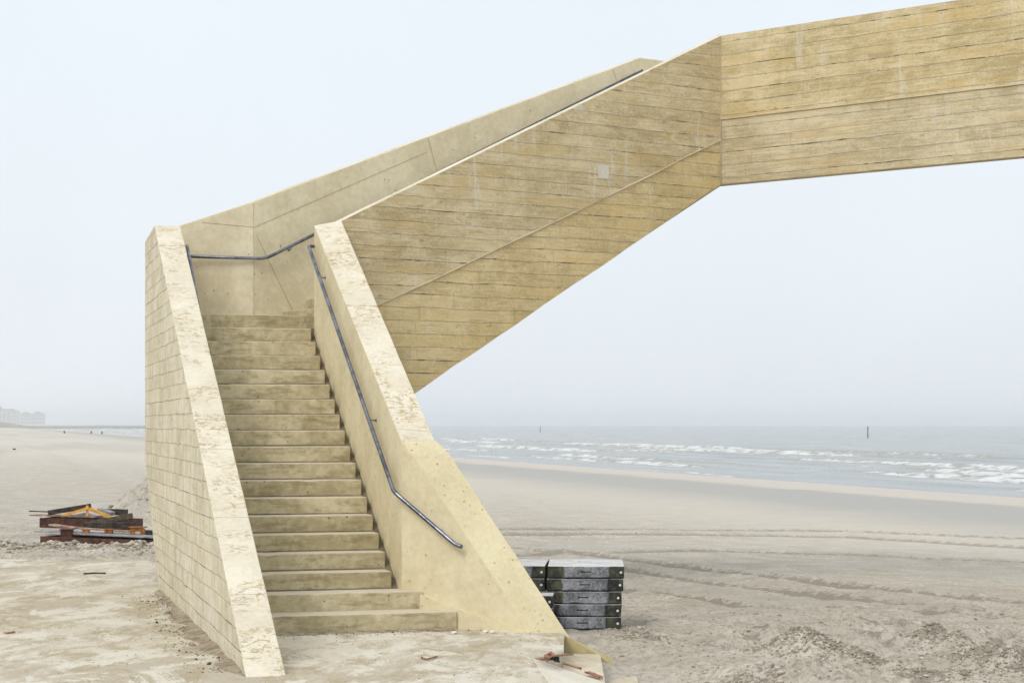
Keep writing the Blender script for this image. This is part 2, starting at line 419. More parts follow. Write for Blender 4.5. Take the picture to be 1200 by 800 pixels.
def mat_sea():
    mt = bpy.data.materials.new('sea_water'); t = NT(mt)
    pos = t.n('NewGeometry'); t.n('SeparateXYZ', {0: pos}); X, Y = t.last.outputs[0], t.last.outputs[1]
    U = t.m('ADD', t.m('MULTIPLY', X, .966), t.m('MULTIPLY', Y, .257))
    V = t.m('ADD', t.m('MULTIPLY', X, -.257), t.m('MULTIPLY', Y, .966))
    fa = t.n('Attribute', attribute_name='foam'); fa = t.last.outputs['Fac']
    n1 = t.noise(t.xyz(t.m('MULTIPLY', U, 1.3), t.m('MULTIPLY', V, .35)), 1.0, 7, .74, .8)
    n2 = t.noise(t.xyz(t.m('MULTIPLY', U, .35), t.m('MULTIPLY', V, .06), 3.0), 1.0, 5, .62)
    foam = t.ramp(t.m('ADD', fa, t.m('MULTIPLY', t.m('SUBTRACT', n1, .5), 2.0)), .44, .80)
    cap = t.m('MULTIPLY', t.ramp(n2, .60, .68), .55)
    foam = t.m('MAXIMUM', foam, t.m('MULTIPLY', cap, t.ramp(U, 200.0, 90.0)))
    base = t.mix(t.ramp(n2, .35, .65), C4(.175, .195, .19), C4(.265, .28, .265))
    base = t.mix(t.ramp(fa, .15, .55), base, C4(.23, .225, .17))
    col = t.mix(foam, base, C4(.65, .66, .66))
    rg = t.m('MULTIPLY_ADD', foam, .6, .22)
    w = t.noise(t.xyz(t.m('MULTIPLY', U, 1.6), t.m('MULTIPLY', V, .5), 6.0), 1.0, 5, .6)
    t.principled(col, rg, t.m('ADD', w, t.m('MULTIPLY', foam, .3)), .55, .35, spec=.45)
    return mt
M['sea'] = mat_sea()

def simple(name, cA, cB, rough=.7, metallic=0.0, scale=8.0, spec=.3, bstr=.4, bdist=.004, thr=(.35, .65)):
    mt = bpy.data.materials.new(name); t = NT(mt)
    co = t.n('TexCoord', out=3)
    n1 = t.noise(co, scale, 6, .65)
    n2 = t.noise(co, scale * 6, 4, .6)
    f = t.ramp(t.m('ADD', n1, t.m('MULTIPLY', t.m('SUBTRACT', n2, .5), .4)), *thr)
    t.principled(t.mix(f, cA, cB), rough, t.m('ADD', n1, n2), bstr, bdist, metallic, spec)
    return mt
M['steel'] = simple('galvanised_steel', C4(.09, .10, .13), C4(.24, .26, .31), .28, .9, 5.0, .5, .1)
M['steel_worn'] = simple('rusting_steel', C4(.20, .13, .09), C4(.42, .42, .45), .42, .7, 9.0, .5, .2, thr=(.40, .52))
M['rust'] = simple('rusty_steel', C4(.040, .018, .013), C4(.115, .052, .035), .85, .1, 7.0)
M['rust_pale'] = simple('rusty_steel_pale', C4(.20, .10, .065), C4(.45, .33, .25), .8, .1, 9.0)
M['rust_orange'] = simple('orange_rust', C4(.16, .055, .018), C4(.42, .17, .045), .8, 0, 12.0)
M['yellow'] = simple('weathered_yellow_paint', C4(.62, .30, .04), C4(.75, .42, .08), .6, 0, 10.0)
M['timber'] = simple('tarred_timber', C4(.018, .016, .014), C4(.065, .055, .042), .85, 0, 9.0)
M['timber_olive'] = simple('weathered_timber', C4(.055, .045, .030), C4(.13, .11, .075), .9, 0, 9.0)
M['plate'] = simple('grey_plate', C4(.17, .165, .17), C4(.34, .335, .34), .7, .2, 6.0)
M['brick'] = simple('brick_red', C4(.19, .085, .06), C4(.40, .22, .165), .9, 0, 14.0)
M['dark'] = simple('dark_rubber', C4(.012, .012, .014), C4(.05, .05, .055), .7, 0, 10.0)
M['stone'] = simple('clod', C4(.20, .16, .11), C4(.42, .36, .27), .95, 0, 12.0)
M['clod_dark'] = simple('dark_clod', C4(.05, .04, .03), C4(.14, .11, .08), .95, 0, 12.0)
M['white'] = simple('white_plug', C4(.65, .65, .63), C4(.85, .85, .84), .6, 0, 10.0)
M['post'] = simple('dark_post_wood', C4(.03, .03, .032), C4(.07, .07, .07), .9, 0, 3.0)
M['wallfar'] = simple('pale_render', C4(.42, .40, .38), C4(.52, .50, .48), .9, 0, .3)
M['rooffar'] = simple('dark_roof', C4(.16, .14, .14), C4(.22, .20, .20), .9, 0, .3)
M['glassfar'] = simple('window_glass', C4(.06, .07, .08), C4(.10, .11, .12), .3, 0, .3)
M['dune'] = simple('dune_grass', C4(.13, .14, .08), C4(.30, .27, .19), .95, 0, .15)

def mat_block():
    mt = bpy.data.materials.new('base_block_concrete'); t = NT(mt)
    co = t.n('TexCoord', out=3); t.n('SeparateXYZ', {0: co}); x, y, z = t.last.outputs[0], t.last.outputs[1], t.last.outputs[2]
    info = t.n('ObjectInfo', out=5)
    v = t.n('VectorMath', {0: co, 1: t.xyz(t.m('MULTIPLY', info, 31.0), 0.0, t.m('MULTIPLY', info, 17.0))}, operation='ADD')
    n1 = t.noise(v, 6.0, 6, .7); n2 = t.noise(v, 40.0, 4, .65)
    ce = t.m('ADD', t.m('ABSOLUTE', t.m('ADD', x, t.m('MULTIPLY', t.m('SUBTRACT', info, .5), .05))), t.m('MULTIPLY', t.m('SUBTRACT', n1, .5), .12))
    mid = t.m('SUBTRACT', 1.0, t.ramp(ce, .225, .25))
    ends = t.mix(t.ramp(n1, .40, .64), C4(.018, .02, .018), C4(.10, .10, .065))
    grey = t.mix(t.ramp(t.m('ADD', n1, t.m('MULTIPLY', t.m('SUBTRACT', n2, .5), .6)), .34, .70), C4(.10, .105, .115), C4(.34, .355, .38))
    col = t.mix(mid, ends, grey)
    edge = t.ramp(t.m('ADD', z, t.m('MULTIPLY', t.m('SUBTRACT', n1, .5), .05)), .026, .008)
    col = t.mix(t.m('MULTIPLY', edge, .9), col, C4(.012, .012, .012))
    # paler grey on upward faces
    nz = t.n('NewGeometry', out=1); t.n('SeparateXYZ', {0: nz}); up = t.last.outputs[2]
    top = t.ramp(up, .6, .9)
    col = t.mix(top, col, t.mix(t.ramp(n1, .35, .65), C4(.50, .51, .52), C4(.70, .71, .72)))
    t.principled(col, .8, t.m('ADD', n1, n2), .5, .006, spec=.3)
    return mt
M['base_block'] = mat_block()

# ================================================================== THE CONCRETE STAIRCASE
stair = empty('concrete_staircase', (-2.0, 20.0, 0),
              'pale board marked concrete staircase turning at a landing into a bridge raised over the beach', 'staircase')

A_ = Vector((-.281, .960)).normalized()      # going up flight 1
B_ = Vector((A_.y, -A_.x))                   # to its right
def v2(p, z): return Vector((p[0], p[1], z))

# ---- left parapet of flight 1
OL0, OL1 = Vector((-2.04, 15.26)), Vector((-4.70, 25.50))
def OL(d):
    t = (d - OL0.y) / (OL1.y - OL0.y)
    return OL0.lerp(OL1, t)
WL = Vector((.300, .085))
prof = [(15.26, 0.0), (15.30, -.25), (23.2, -.25), (23.4, 0.0), (25.5, 1.466), (25.5, 4.28), (24.0, 4.33)]
# the cap is cut into courses so that its edge can wander a little
capd = np.linspace(24.0, 15.26, 40)[1:-1]
full = list(prof) + [(d, 4.33 * (d - 15.26) / 8.74) for d in capd]
rw = random.Random(3)
outer, inner = [], []
for i, (d, z) in enumerate(full):
    j = 0.006 if i >= len(prof) else 0
    outer.append(v2(OL(d), z + rw.uniform(-j, j)))
    inner.append(v2(OL(d) + WL, z + rw.uniform(-j, j)))
bm = bmesh.new()
n = len(full)
sm = [2] * n
for i in range(n):
    if i >= 6: sm[i] = 1          # sloping cap
    if i == 5: sm[i] = 1
loft(bm, outer, inner, sm, cap_a=0, cap_b=2)
o = link_bm('parapet', bm, [M['block'], M['cap'], M['smooth']], stair); bevel(o, .010, 2, 35)
o['label'] = 'left parapet with small board joints and a pitted sloping cap'

# ---- right parapet of flight 1
def IR(d): return Vector((4.558 - .2927 * d, d))
WR = Vector((.317, .093))
RT, RF = 23.58, 19.21
prof = [(RT, 4.29), (RT, 1.2), (23.2, -.3), (RF, -.3), (RF, 1.771)]
dz = [.07, 0, 0, 0, .008]
cd = np.linspace(RF, RT, 22)[1:-1]
full = [(d, z, e) for (d, z), e in zip(prof, dz)] + [(d, 1.771 + (4.29 - 1.771) * (d - RF) / (RT - RF), .008 + .062 * (d - RF) / (RT - RF)) for d in cd]
A = []; Bp = []
for i, (d, z, e) in enumerate(full):
    j = .005 if i >= 5 else 0
    A.append(v2(IR(d), z + rw.uniform(-j, j)))
    Bp.append(v2(IR(d) + WR, z + e + rw.uniform(-j, j)))
sm = [0] * len(full)
for i in range(4, len(full)): sm[i] = 1
bm = bmesh.new(); loft(bm, A, Bp, sm, cap_a=0, cap_b=2)
o = link_bm('parapet', bm, [M['wing'], M['cap'], M['board']], stair); bevel(o, .010, 2, 35)
o['label'] = 'right parapet with a smooth inner face and a pitted sloping cap'

# ---- splayed wing wall at the foot
Wi = [Vector((-1.066, 19.21, 1.771)), Vector((-.926, 19.127, 1.602)), Vector((.178, 18.47, 0.0))]
Wo = [Vector((-.742, 19.303, 1.785)), Vector((-.612, 19.23, 1.672)), Vector((.555, 18.50, -.062))]
def down(v, z): return Vector((v.x, v.y, z))
A = [Wi[0], Wi[1]] + [Wi[1].lerp(Wi[2], k / 10) + Vector((0, 0, rw.uniform(-.004, .004))) for k in range(1, 10)] + [Wi[2], down(Wi[2], -.5), down(Wi[0], -.5)]
Bp = [Wo[0], Wo[1]] + [Wo[1].lerp(Wo[2], k / 10) + Vector((0, 0, rw.uniform(-.006, .006))) for k in range(1, 10)] + [Wo[2], down(Wo[2], -.6), down(Wo[0], -.6)]
sm = [1] * 11 + [0, 0, 0]
bm = bmesh.new(); loft(bm, A, Bp, sm)
o = link_bm('wing_wall', bm, [M['wing'], M['cap_y']], stair); bevel(o, .010, 2, 20)
wing = o
# sloping plinth proud of the wing wall's inner face
nrm = Vector((-.5112, -.8595, 0))
def wp(t, z, out=0.0):
    p = Wi[0].lerp(Wi[2], t); p.z = z
    return p + nrm * out
pts = []
NP = 14
for k in range(NP + 1):
    t = .10 + .895 * k / NP
    z = .34 - .335 * ((t - .10) / .895) ** .85 + rw.uniform(-.006, .006)
    pts.append((t, z))
bm = bmesh.new()
Af = [wp(t, z, .030) for t, z in pts] + [wp(.999, -.2, .034), wp(.05, -.2, .034)]
Bf = [wp(t, z + .010, -.05) for t, z in pts] + [wp(.999, -.2, -.05), wp(.05, -.2, -.05)]
loft(bm, Af, Bf)
link_bm('plinth', bm, M['wing'], wing)

# ---- steps of flight 1
R_, T_ = .17, .2829
def left_width(p):
    w = 1.6
    for _ in range(6):
        q = p - B_ * w
        xl = OL(q.y).x + WL.x
        w += (q.x - xl)
    return w
steps = []
K0 = 18.55
for k in range(1, 20):
    p = IR(K0 + T_ * A_.y * k)
    w = left_width(p) + .05
    right = -.06
    fwd = {1: .12, 2: .07}.get(k, 0.0)
    if k == 2: right = .19
    if k == 1: right = .415
    L = p - B_ * w; Rr = p + B_ * right
    dep = T_ + .05 if k < 19 else T_ * .9
    z1, z0 = k * R_, (k - 1) * R_ - .012
    if k == 1: z0 = -.1
    jig = rw.uniform(-.006, .006)
    bm = bmesh.new()
    nseg = 14
    # nosing wanders slightly: cast in situ
    prev = None
    rows = []
    for i in range(nseg + 1):
        q = L.lerp(Rr, i / nseg)
        dj = rw.uniform(-.003, .003) + jig; zj = rw.uniform(-.002, .002) - (.012 if rw.random() < .03 else 0)
        f0 = q + A_ * (dj - fwd)
        b0 = q + A_ * dep
        rows.append([v2(f0 + A_ * rw.uniform(-.003, .003), z0), v2(f0, z1 + zj), v2(b0, z1 + .002), v2(b0, z0)])
    vs = [[bm.verts.new(p_) for p_ in r] for r in rows]
    for a, b in zip(vs, vs[1:]):
        for i in range(4): bm.faces.new((a[i], b[i], b[(i + 1) % 4], a[(i + 1) % 4]))
    bm.faces.new(vs[0]); bm.faces.new(vs[-1][::-1])
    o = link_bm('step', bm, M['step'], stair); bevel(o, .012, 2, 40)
# core below the steps
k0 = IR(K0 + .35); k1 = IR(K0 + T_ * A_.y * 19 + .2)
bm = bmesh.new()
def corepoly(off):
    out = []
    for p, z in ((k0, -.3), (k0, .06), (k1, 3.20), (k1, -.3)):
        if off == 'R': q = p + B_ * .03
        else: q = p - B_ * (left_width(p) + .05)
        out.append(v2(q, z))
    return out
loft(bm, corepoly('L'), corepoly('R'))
link_bm('stair_base', bm, mat_smooth('gap_shade_concrete', C4(.10, .082, .055), C4(.19, .16, .11)), stair)  # dark colour paints in the shade of the gap beside the steps

# ---- flight 2 and span : plan lines
D2 = Vector((.829, .559)).normalized(); N2 = Vector((-D2.y, D2.x))   # along flight 2, and across to its far side
NO = Vector((-2.04, 23.67))                # near outer start
TH = .20
S1 = 5.87                                  # near outer corner station
Fk = Vector((-3.31, 25.50))                # fold of the back wall, inner face
dF = (Fk - NO).dot(N2)                     # inner width line
D3 = Vector((.766, -.643)).normalized(); N3 = Vector((-D3.y, D3.x))  # along the span / across to far side
CO = NO + D2 * S1                          # near outer corner
def isect(p, d, q, e):
    den = d.x * e.y - d.y * e.x
    t = ((q.x - p.x) * e.y - (q.y - p.y) * e.x) / den
    return p + d * t
CI = isect(NO + N2 * TH, D2, CO + N3 * TH, D3)
WS = dF                                    # same clear width on the span
FI = isect(Fk, D2, CO + N3 * WS, D3)       # far inner corner
FO = isect(Fk + N2 * TH, D2, CO + N3 * (WS + TH), D3)
ZT, ZD, ZB = 7.19, 6.06, 5.182
SPAN = 13.0
def ztop_near(s): return 4.345 + (ZT - 4.345) * s / S1
def zbot(s): return 1.70 + (ZB - 1.70) * s / S1
RISE = .50
def zjoint(s): return 3.12 + (5.77 - 3.12) * s / S1
def st(p): return (Vector((p[0], p[1])) - NO).dot(D2)

# near parapet of flight 2 : two faces (upper pour, lower pour), the lower one set back a little
I0 = Vector((-2.335, 23.70))
def near_wall(name, zlo, zhi, mat, capm, inset, lab, wander=0.0):
    bm = bmesh.new()
    nS = 26
    oA, oB = [], []
    for i in range(nS + 1):
        s = S1 * i / nS
        po = NO + D2 * s + N2 * inset
        if i == nS: po = isect(NO + N2 * inset, D2, CO + N3 * inset, D3)
        pi = (NO + N2 * TH).lerp(CI, i / nS) if i > 0 else I0
        j1 = rw.uniform(-wander, wander); 
        oA.append((v2(po, zlo(s) + (j1 if 0 < i < nS else 0)), v2(po, zhi(s))))
        oB.append((v2(pi, zlo(s)), v2(pi, zhi(st(pi)))))
    va = [[bm.verts.new(p) for p in r] for r in oA]; vb = [[bm.verts.new(p) for p in r] for r in oB]
    for i in range(nS):
        for q, mi in (((va[i][0], va[i+1][0], va[i+1][1], va[i][1]), 0), ((va[i][1], va[i+1][1], vb[i+1][1], vb[i][1]), 1),
                      ((vb[i][1], vb[i+1][1], vb[i+1][0], vb[i][0]), 2), ((vb[i][0], vb[i+1][0], va[i+1][0], va[i][0]), 0)):
            f = bm.faces.new(q); f.material_index = mi
    for i in (0, nS):
        bm.faces.new((va[i][0], va[i][1], vb[i][1], vb[i][0]))
    o = link_bm(name, bm, [mat, capm, M['smooth']], stair)
    if lab: o['label'] = lab
    return o
o = near_wall('parapet', zjoint, ztop_near, M['board'], M['cap'], 0.0, 'near parapet of the upper flight with long board marks and lime bloom'); 
o = near_wall('stair_beam', zbot, lambda s: zjoint(s) - .004, M['board_low'], M['board_low'], .010, 'ochre lower pour below the slanting joint', wander=.012)
# ragged mortar fin along the joint
bm = bmesh.new()
prev = None
for i in range(121):
    s = .02 + (S1 - .06) * i / 120
    w = .014 + .11 * max(0, float(vnoise(np.array(s * 1.9), np.array(.5), 3)) + .12) + .02 * abs(float(vnoise(np.array(s * 9), np.array(4.5), 13))) + rw.uniform(-.004, .004)
    out = .006 + .010 * abs(float(vnoise(np.array(s * 5.0), np.array(2.5), 5)) * 2)
    p = NO + D2 * s
    zz = zjoint(s) + .03 * float(vnoise(np.array(s * 1.3), np.array(7.5), 9))
    ring = [bm.verts.new(v2(p + N2 * .02, zz + w)), bm.verts.new(v2(p - N2 * out, zz)), bm.verts.new(v2(p + N2 * .02, zz - w))]
    if prev:
        for a in range(2): bm.faces.new((prev[a], ring[a], ring[a + 1], prev[a + 1]))
        bm.faces.new((prev[2], ring[2], ring[0], prev[0]))
    prev = ring
link_bm('mortar_fin', bm, M['fin'], stair)

# pale square repair patch on the near face, and the crease at the corner
pc = NO + D2 * 3.89 - N2 * .002
bm = bmesh.new(); add_beam(bm, v2(pc - D2 * .085, 5.21), v2(pc + D2 * .085, 5.21), .008, .18)
M['patch'] = mat_smooth('repair_mortar', C4(.56, .52, .44), C4(.68, .645, .565))
link_bm('repair_patch', bm, M['patch'], stair)
bm = bmesh.new(); add_box(bm, v2(CO - (N2 + N3) * .0005, (ZT + ZB) / 2), (.012, .012, ZT - ZB - .02)); link_bm('corner_seam', bm, M['seam'], stair)
# back wall + far parapet of flight 2 (one folded wall)
DB = Vector((.96, .28)).normalized(); NB = Vector((-DB.y, DB.x))
def ztop_far(s):                    # s along D2 from the fold
    return 4.79 + (7.272 - 4.79) * min(s, 6.24) / 6.24
BL = Fk - DB * 1.10
bm = bmesh.new()
inn = [BL, Fk - DB * .87, Fk]; tops = [4.40, 4.48, 4.79]; bots = [1.6, 1.75, 2.1]
NSF = 24
LF = (FI - Fk).dot(D2)
for i in range(1, NSF + 1):
    s = 6.24 * i / NSF
    inn.append(Fk + D2 * s); tops.append(ztop_far(s)); bots.append(zbot(s) + RISE)
inn.append(FI); tops.append(7.275); bots.append(ZB + RISE)
outn = []
for i, p in enumerate(inn):
    if i < 2: outn.append(p + NB * TH)
    elif i == 2: outn.append(isect(Fk + NB * TH, DB, Fk + N2 * TH, D2))
    elif i == len(inn) - 1: outn.append(FO)
    else: outn.append(p + N2 * TH)
va = [(bm.verts.new(v2(p, b)), bm.verts.new(v2(p, t))) for p, b, t in zip(inn, bots, tops)]
vb = [(bm.verts.new(v2(p, b)), bm.verts.new(v2(p, t))) for p, b, t in zip(outn, bots, tops)]
for i in range(len(inn) - 1):
    for q, mi in (((va[i][0], va[i+1][0], va[i+1][1], va[i][1]), 0), ((va[i][1], va[i+1][1], vb[i+1][1], vb[i][1]), 1),
                  ((vb[i][1], vb[i+1][1], vb[i+1][0], vb[i][0]), 2), ((vb[i][0], vb[i+1][0], va[i+1][0], va[i][0]), 2)):
        f = bm.faces.new(q); f.material_index = mi
for i in (0, -1): bm.faces.new((va[i][0], va[i][1], vb[i][1], vb[i][0]))
o = link_bm('back_wall', bm, [M['far'], M['cap'], M['board']], stair)
o['label'] = 'smooth folded wall behind the landing, rising along the far side'
backw = o; bevel(o, .014, 2, 40)

# formwork seams on the back wall (thin raised mortar lines)
def seam(p0, z0, p1, z1, off, wd=.010):
    bm = bmesh.new()
    a = v2(p0, z0) + off; b = v2(p1, z1) + off
    add_beam(bm, a, b, .004, wd) if abs(z1 - z0) < 2 and (Vector(p1) - Vector(p0)).length > .02 else add_box(bm, (a + b) / 2, (wd, .004, abs(z1 - z0)))
    return link_bm('form_seam', bm, M['seam'], backw)
nb3 = Vector((-NB.x, -NB.y, 0)) * .002; n23 = Vector((-N2.x, -N2.y, 0)) * .002
seam(Fk - DB * .001, 3.24, Fk - DB * .001, 4.77, nb3 * .5, .005)
seam(Fk - DB * .66, 4.50, Fk - DB * .005, 4.46, nb3, .005)
seam(Fk + D2 * .01, 4.46, Fk + D2 * 2.6, 5.62, n23, .005)
seam(Fk + D2 * .04, 4.36, Fk + D2 * .62, 3.30, n23, .006)
seam(Fk + D2 * 2.62, 5.80, Fk + D2 * 2.80, 5.25, n23, .007)
seam(Fk + D2 * 5.75, 7.05, Fk + D2 * 5.95, 6.55, n23, .007)

# landing + its tapering base + flight 2 floor
zL = 19 * R_ - .004
ln = [IR(23.60) + B_ * .06, IR(K0 + T_ * A_.y * 19) + B_ * .03, IR(K0 + T_ * A_.y * 19) - B_ * 1.55, BL + DB * .02, Fk + NB * .03, Fk + D2 * .45 + N2 * .03, NO + N2 * .1 + D2 * .45]
bm = bmesh.new()
loft(bm, [v2(p, zL) for p in ln], [v2(p, zL - .5) for p in ln])
link_bm('landing', bm, M['step'], stair)
bm = bmesh.new()
hp = [(-4.02, 23.38, -.05), (-2.15, 23.5, -.05), (-3.0, 20.5, -.2), (-1.6, 20.6, -.2), (-4.56, 25.45, 1.47), (-4.56, 25.45, 2.9),
      (-3.36, 25.66, 1.75), (-3.36, 25.66, 2.9)]
for s in (.5,):
    a = NO + D2 * s + N2 * .03; b = Fk + D2 * s + N2 * .05
    hp += [(a.x, a.y, zbot(s) + .04), (b.x, b.y, zbot(s) + RISE + .01), (a.x, a.y, 2.9), (b.x, b.y, 2.9)]
vv = [bm.verts.new(p) for p in hp]
bmesh.ops.convex_hull(bm, input=vv)
bmesh.ops.delete(bm, geom=[v for v in bm.verts if not v.link_faces], context='VERTS')
link_bm('landing_base', bm, M['board'], stair)
# floor of flight 2
bm = bmesh.new()
ss = [.3, S1 * .5, S1]
def floorpoly(far):
    out = []
    for s in ss: 
        base = (Fk + D2 * s + N2 * .04) if far else (NO + D2 * s + N2 * .03)
        out.append(v2(base, zbot(s) + (RISE + .006 if far else .03)))
    for s in ss[::-1]:
        base = (Fk + D2 * s + N2 * .04) if far else (NO + D2 * s + N2 * .03)
        out.append(v2(base, 3.0 + (ZD - .3 - 3.0) * s / S1))
    return out
loft(bm, floorpoly(False), floorpoly(True))
link_bm('stair_floor', bm, M['board_low'], stair)
n2s = 17
for k in range(1, n2s):
    s = .42 + (k - 1) * (S1 - .35) / n2s
    z = zL + k * (ZD - zL) / n2s
    a = NO + D2 * s + N2 * (TH - .03); b = Fk + D2 * s + N2 * .03
    e = D2 * ((S1 - .35) / n2s + .04)
    bm = bmesh.new()
    loft(bm, [v2(a, z - .19), v2(b, z - .19), v2(b + e, z - .19), v2(a + e, z - .19)], [v2(a, z), v2(b, z), v2(b + e, z), v2(a + e, z)])
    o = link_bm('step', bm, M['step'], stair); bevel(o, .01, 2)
# ---- span
def prism_span(name, plan, zlo, zhi, mats, side, lab=None, bv=True):
    bm = bmesh.new()
    loft(bm, [v2(p, zlo) for p in plan], [v2(p, zhi) for p in plan], side, 0, 1 if len(mats) > 1 else 0)
    o = link_bm(name, bm, mats, stair)
    if lab: o['label'] = lab
    return o
E = CO + D3 * SPAN
cin = CO + N3 * .010
COi = isect(NO + N2 * .010, D2, CO + N3 * .010, D3)
prism_span('parapet', [CO, E, E + N3 * TH, CI], ZD + .002, ZT, [M['span'], M['cap']], [0, 0, 0, 0], 'bridge parapet facing the beach, darker ochre boards')
# lower pour of the span: its joint meets the corner slightly above the slanting joint of the flight
prism_span('bridge_beam', [COi, E + N3 * .010, E + N3 * TH, CI], ZB, ZD - .002, [M['span_low']], [0, 0, 0, 0], 'paler lower pour of the bridge with wide boards')
bm = bmesh.new()
add_beam(bm, v2(CO - N3 * .002, ZD), v2(E - N3 * .002, ZD), .012, .012)
link_bm('mortar_fin', bm, M['fin'], stair)
bm = bmesh.new()
fc = [isect(NO + N2 * .06, D2, CO + N3 * .06, D3), E + N3 * .06, E + N3 * (WS + .05), isect(Fk + N2 * .05, D2, CO + N3 * (WS + .05), D3)]
loft(bm, [v2(p, ZB + (.02 if i < 2 else RISE + .004)) for i, p in enumerate(fc)], [v2(p, ZD - .01) for p in fc])
link_bm('bridge_floor', bm, M['board_low'], stair)
Ef = CO + N3 * WS + D3 * SPAN
prism_span('parapet', [FI, Ef, Ef + N3 * TH, FO], ZB + RISE, ZT + .08, [M['far'], M['cap']], [0, 0, 0, 0], 'far bridge parapet')
# far support and landing block beyond the frame, standing on the sand
bm = bmesh.new()
pa = [E - D3 * .3, E + D3 * 1.8, E + D3 * 1.8 + N3 * (WS + TH), E - D3 * .3 + N3 * (WS + TH)]
pb = [E + D3 * .6 + N3 * .4, E + D3 * 1.5 + N3 * .4, E + D3 * 1.5 + N3 * (WS - .2), E + D3 * .6 + N3 * (WS - .2)]
loft(bm, [v2(p, ZB - .01) for p in pa], [v2(p, -1.2) for p in pb])
link_bm('support', bm, M['span'], stair)

# ---- handrails
def rail(pts, name='handrail', r=.021, mat='steel', rad=.10):
    bm = bmesh.new()
    add_tube(bm, round_path(pts, rad, 6), r, 14)
    return link_bm(name, bm, M[mat], stair, smooth=True)
def bracket(o, p, wall):
    """p on the rail axis, wall: point on the wall face"""
    bm = bmesh.new()
    p = Vector(p); w = Vector(wall)
    low = Vector((p.x, p.y, p.z - .035))
    add_tube(bm, round_path([w + Vector((0, 0, -.04)), low, p], .03, 4), .006, 8)
    d = (w - low); d.z = 0; d.normalize()
    add_tube(bm, [w + Vector((0, 0, -.04)) - d * .006, w + Vector((0, 0, -.04)) + d * .004], .018, 12)
    return link_bm('bracket', bm, M['steel'], o, smooth=True)
# right rail
off = B_ * -.085
def RR(d): return IR(d) + off
rtop = v2(RR(23.47), 4.02); rb = v2(RR(19.20), 1.300)
wd = Vector((Wi[2].x - Wi[0].x, Wi[2].y - Wi[0].y)).normalized()
wn = Vector((nrm.x, nrm.y))
wq = Vector((Wi[0].x, Wi[0].y)) + wn * .085
bendp = isect(RR(19.2), A_, wq, wd)
rb = v2(bendp, 4.02 - (23.47 - bendp.y) / A_.y * .607)
e1 = v2(wq + wd * .67, .80); e2 = v2(wq + wd * .74, .785)
o = rail([v2(RR(23.52) + B_ * .07, 4.035), v2(RR(23.50), 4.035), v2(RR(23.40), 3.985), rb, e1, e2], rad=.045)
o['label'] = 'handrail running down the right parapet and wing wall'
for d in (22.9, 20.3):
    z = 4.02 - (23.47 - d) / A_.y * .607
    bracket(o, v2(RR(d), z), v2(IR(d), z))
bracket(o, v2(wq + wd * .45, .80 + (.22) * (rb.z - .80) / .67), v2(wq + wd * .45 - wn * .085, .80 + .22 * (rb.z - .8) / .67))
# left rail
def LRp(d): return OL(d) + WL + B_ * .085
ltop = 24.05
o = rail([v2(LRp(ltop + .02), 4.10), v2(LRp(ltop - .05), 4.07), v2(LRp(19.6), 4.07 - (ltop - .05 - 19.6) / A_.y * .607)], rad=.03)
o['label'] = 'handrail inside the left parapet'
for d in (23.6, 22.0, 20.4):
    z = 4.07 - (ltop - .05 - d) / A_.y * .607
    bracket(o, v2(LRp(d), z), v2(OL(d) + WL, z))
# back rail along the landing and up the far wall
bs = -NB * .085; fs = -N2 * .085
corner = isect(Fk + bs, DB, Fk + fs, D2)
cz = 4.055
p0 = Fk - DB * 1.02 + bs
pts = [v2(p0, 4.06), v2(corner + D2 * .14, cz), v2(Fk + D2 * 6.22 + fs, cz + (6.22 - .14) * .4955)]
o = rail(pts, rad=.10)
o['label'] = 'handrail along the back wall and up the far side'
bracket(o, v2(Fk - DB * .82 + bs, 4.058), v2(Fk - DB * .82, 4.058))
for s in (.5, 2.0, 3.5, 5.0, 6.05):
    z = cz + (s - .14) * .4955
    bracket(o, v2(Fk + D2 * s + fs, z), v2(Fk + D2 * s, z))

# ================================================================== GROUND
slab_poly = [(-40, 5), (.50, 5), (.45, 12.5), (.28, 14.9), (.17, 16.48), (.435, 16.9), (.485, 18.44), (-.9, 19.4), (-2.1, 20.4), (-3.2, 23.9), (-5.2, 28.6), (-40, 29.4)]
bm = bmesh.new()
loft(bm, [Vector((x, y, 0)) for x, y in slab_poly], [Vector((x, y, -.5)) for x, y in slab_poly])
o = link_bm('pavement', bm, M['slab']); tag(o, kind='structure', label='dusty concrete paving at the foot of the stairs')

def slab_sd(X, Y):
    """rough signed distance (positive inside the paving)"""
    inside = np.ones_like(X) * 1e9
    d = np.full_like(X, 1e9); ins = np.zeros(X.shape, bool)
    n = len(slab_poly)
    for i in range(n):
        x0, y0 = slab_poly[i]; x1, y1 = slab_poly[(i + 1) % n]
        ex, ey = x1 - x0, y1 - y0
        t = np.clip(((X - x0) * ex + (Y - y0) * ey) / (ex * ex + ey * ey), 0, 1)
        d = np.minimum(d, np.hypot(X - x0 - t * ex, Y - y0 - t * ey))
        c = ((y0 > Y) != (y1 > Y)) & (X < (x1 - x0) * (Y - y0) / ((y1 - y0) if y1 != y0 else 1e-9) + x0)
        ins ^= c
    return np.where(ins, d, -d)

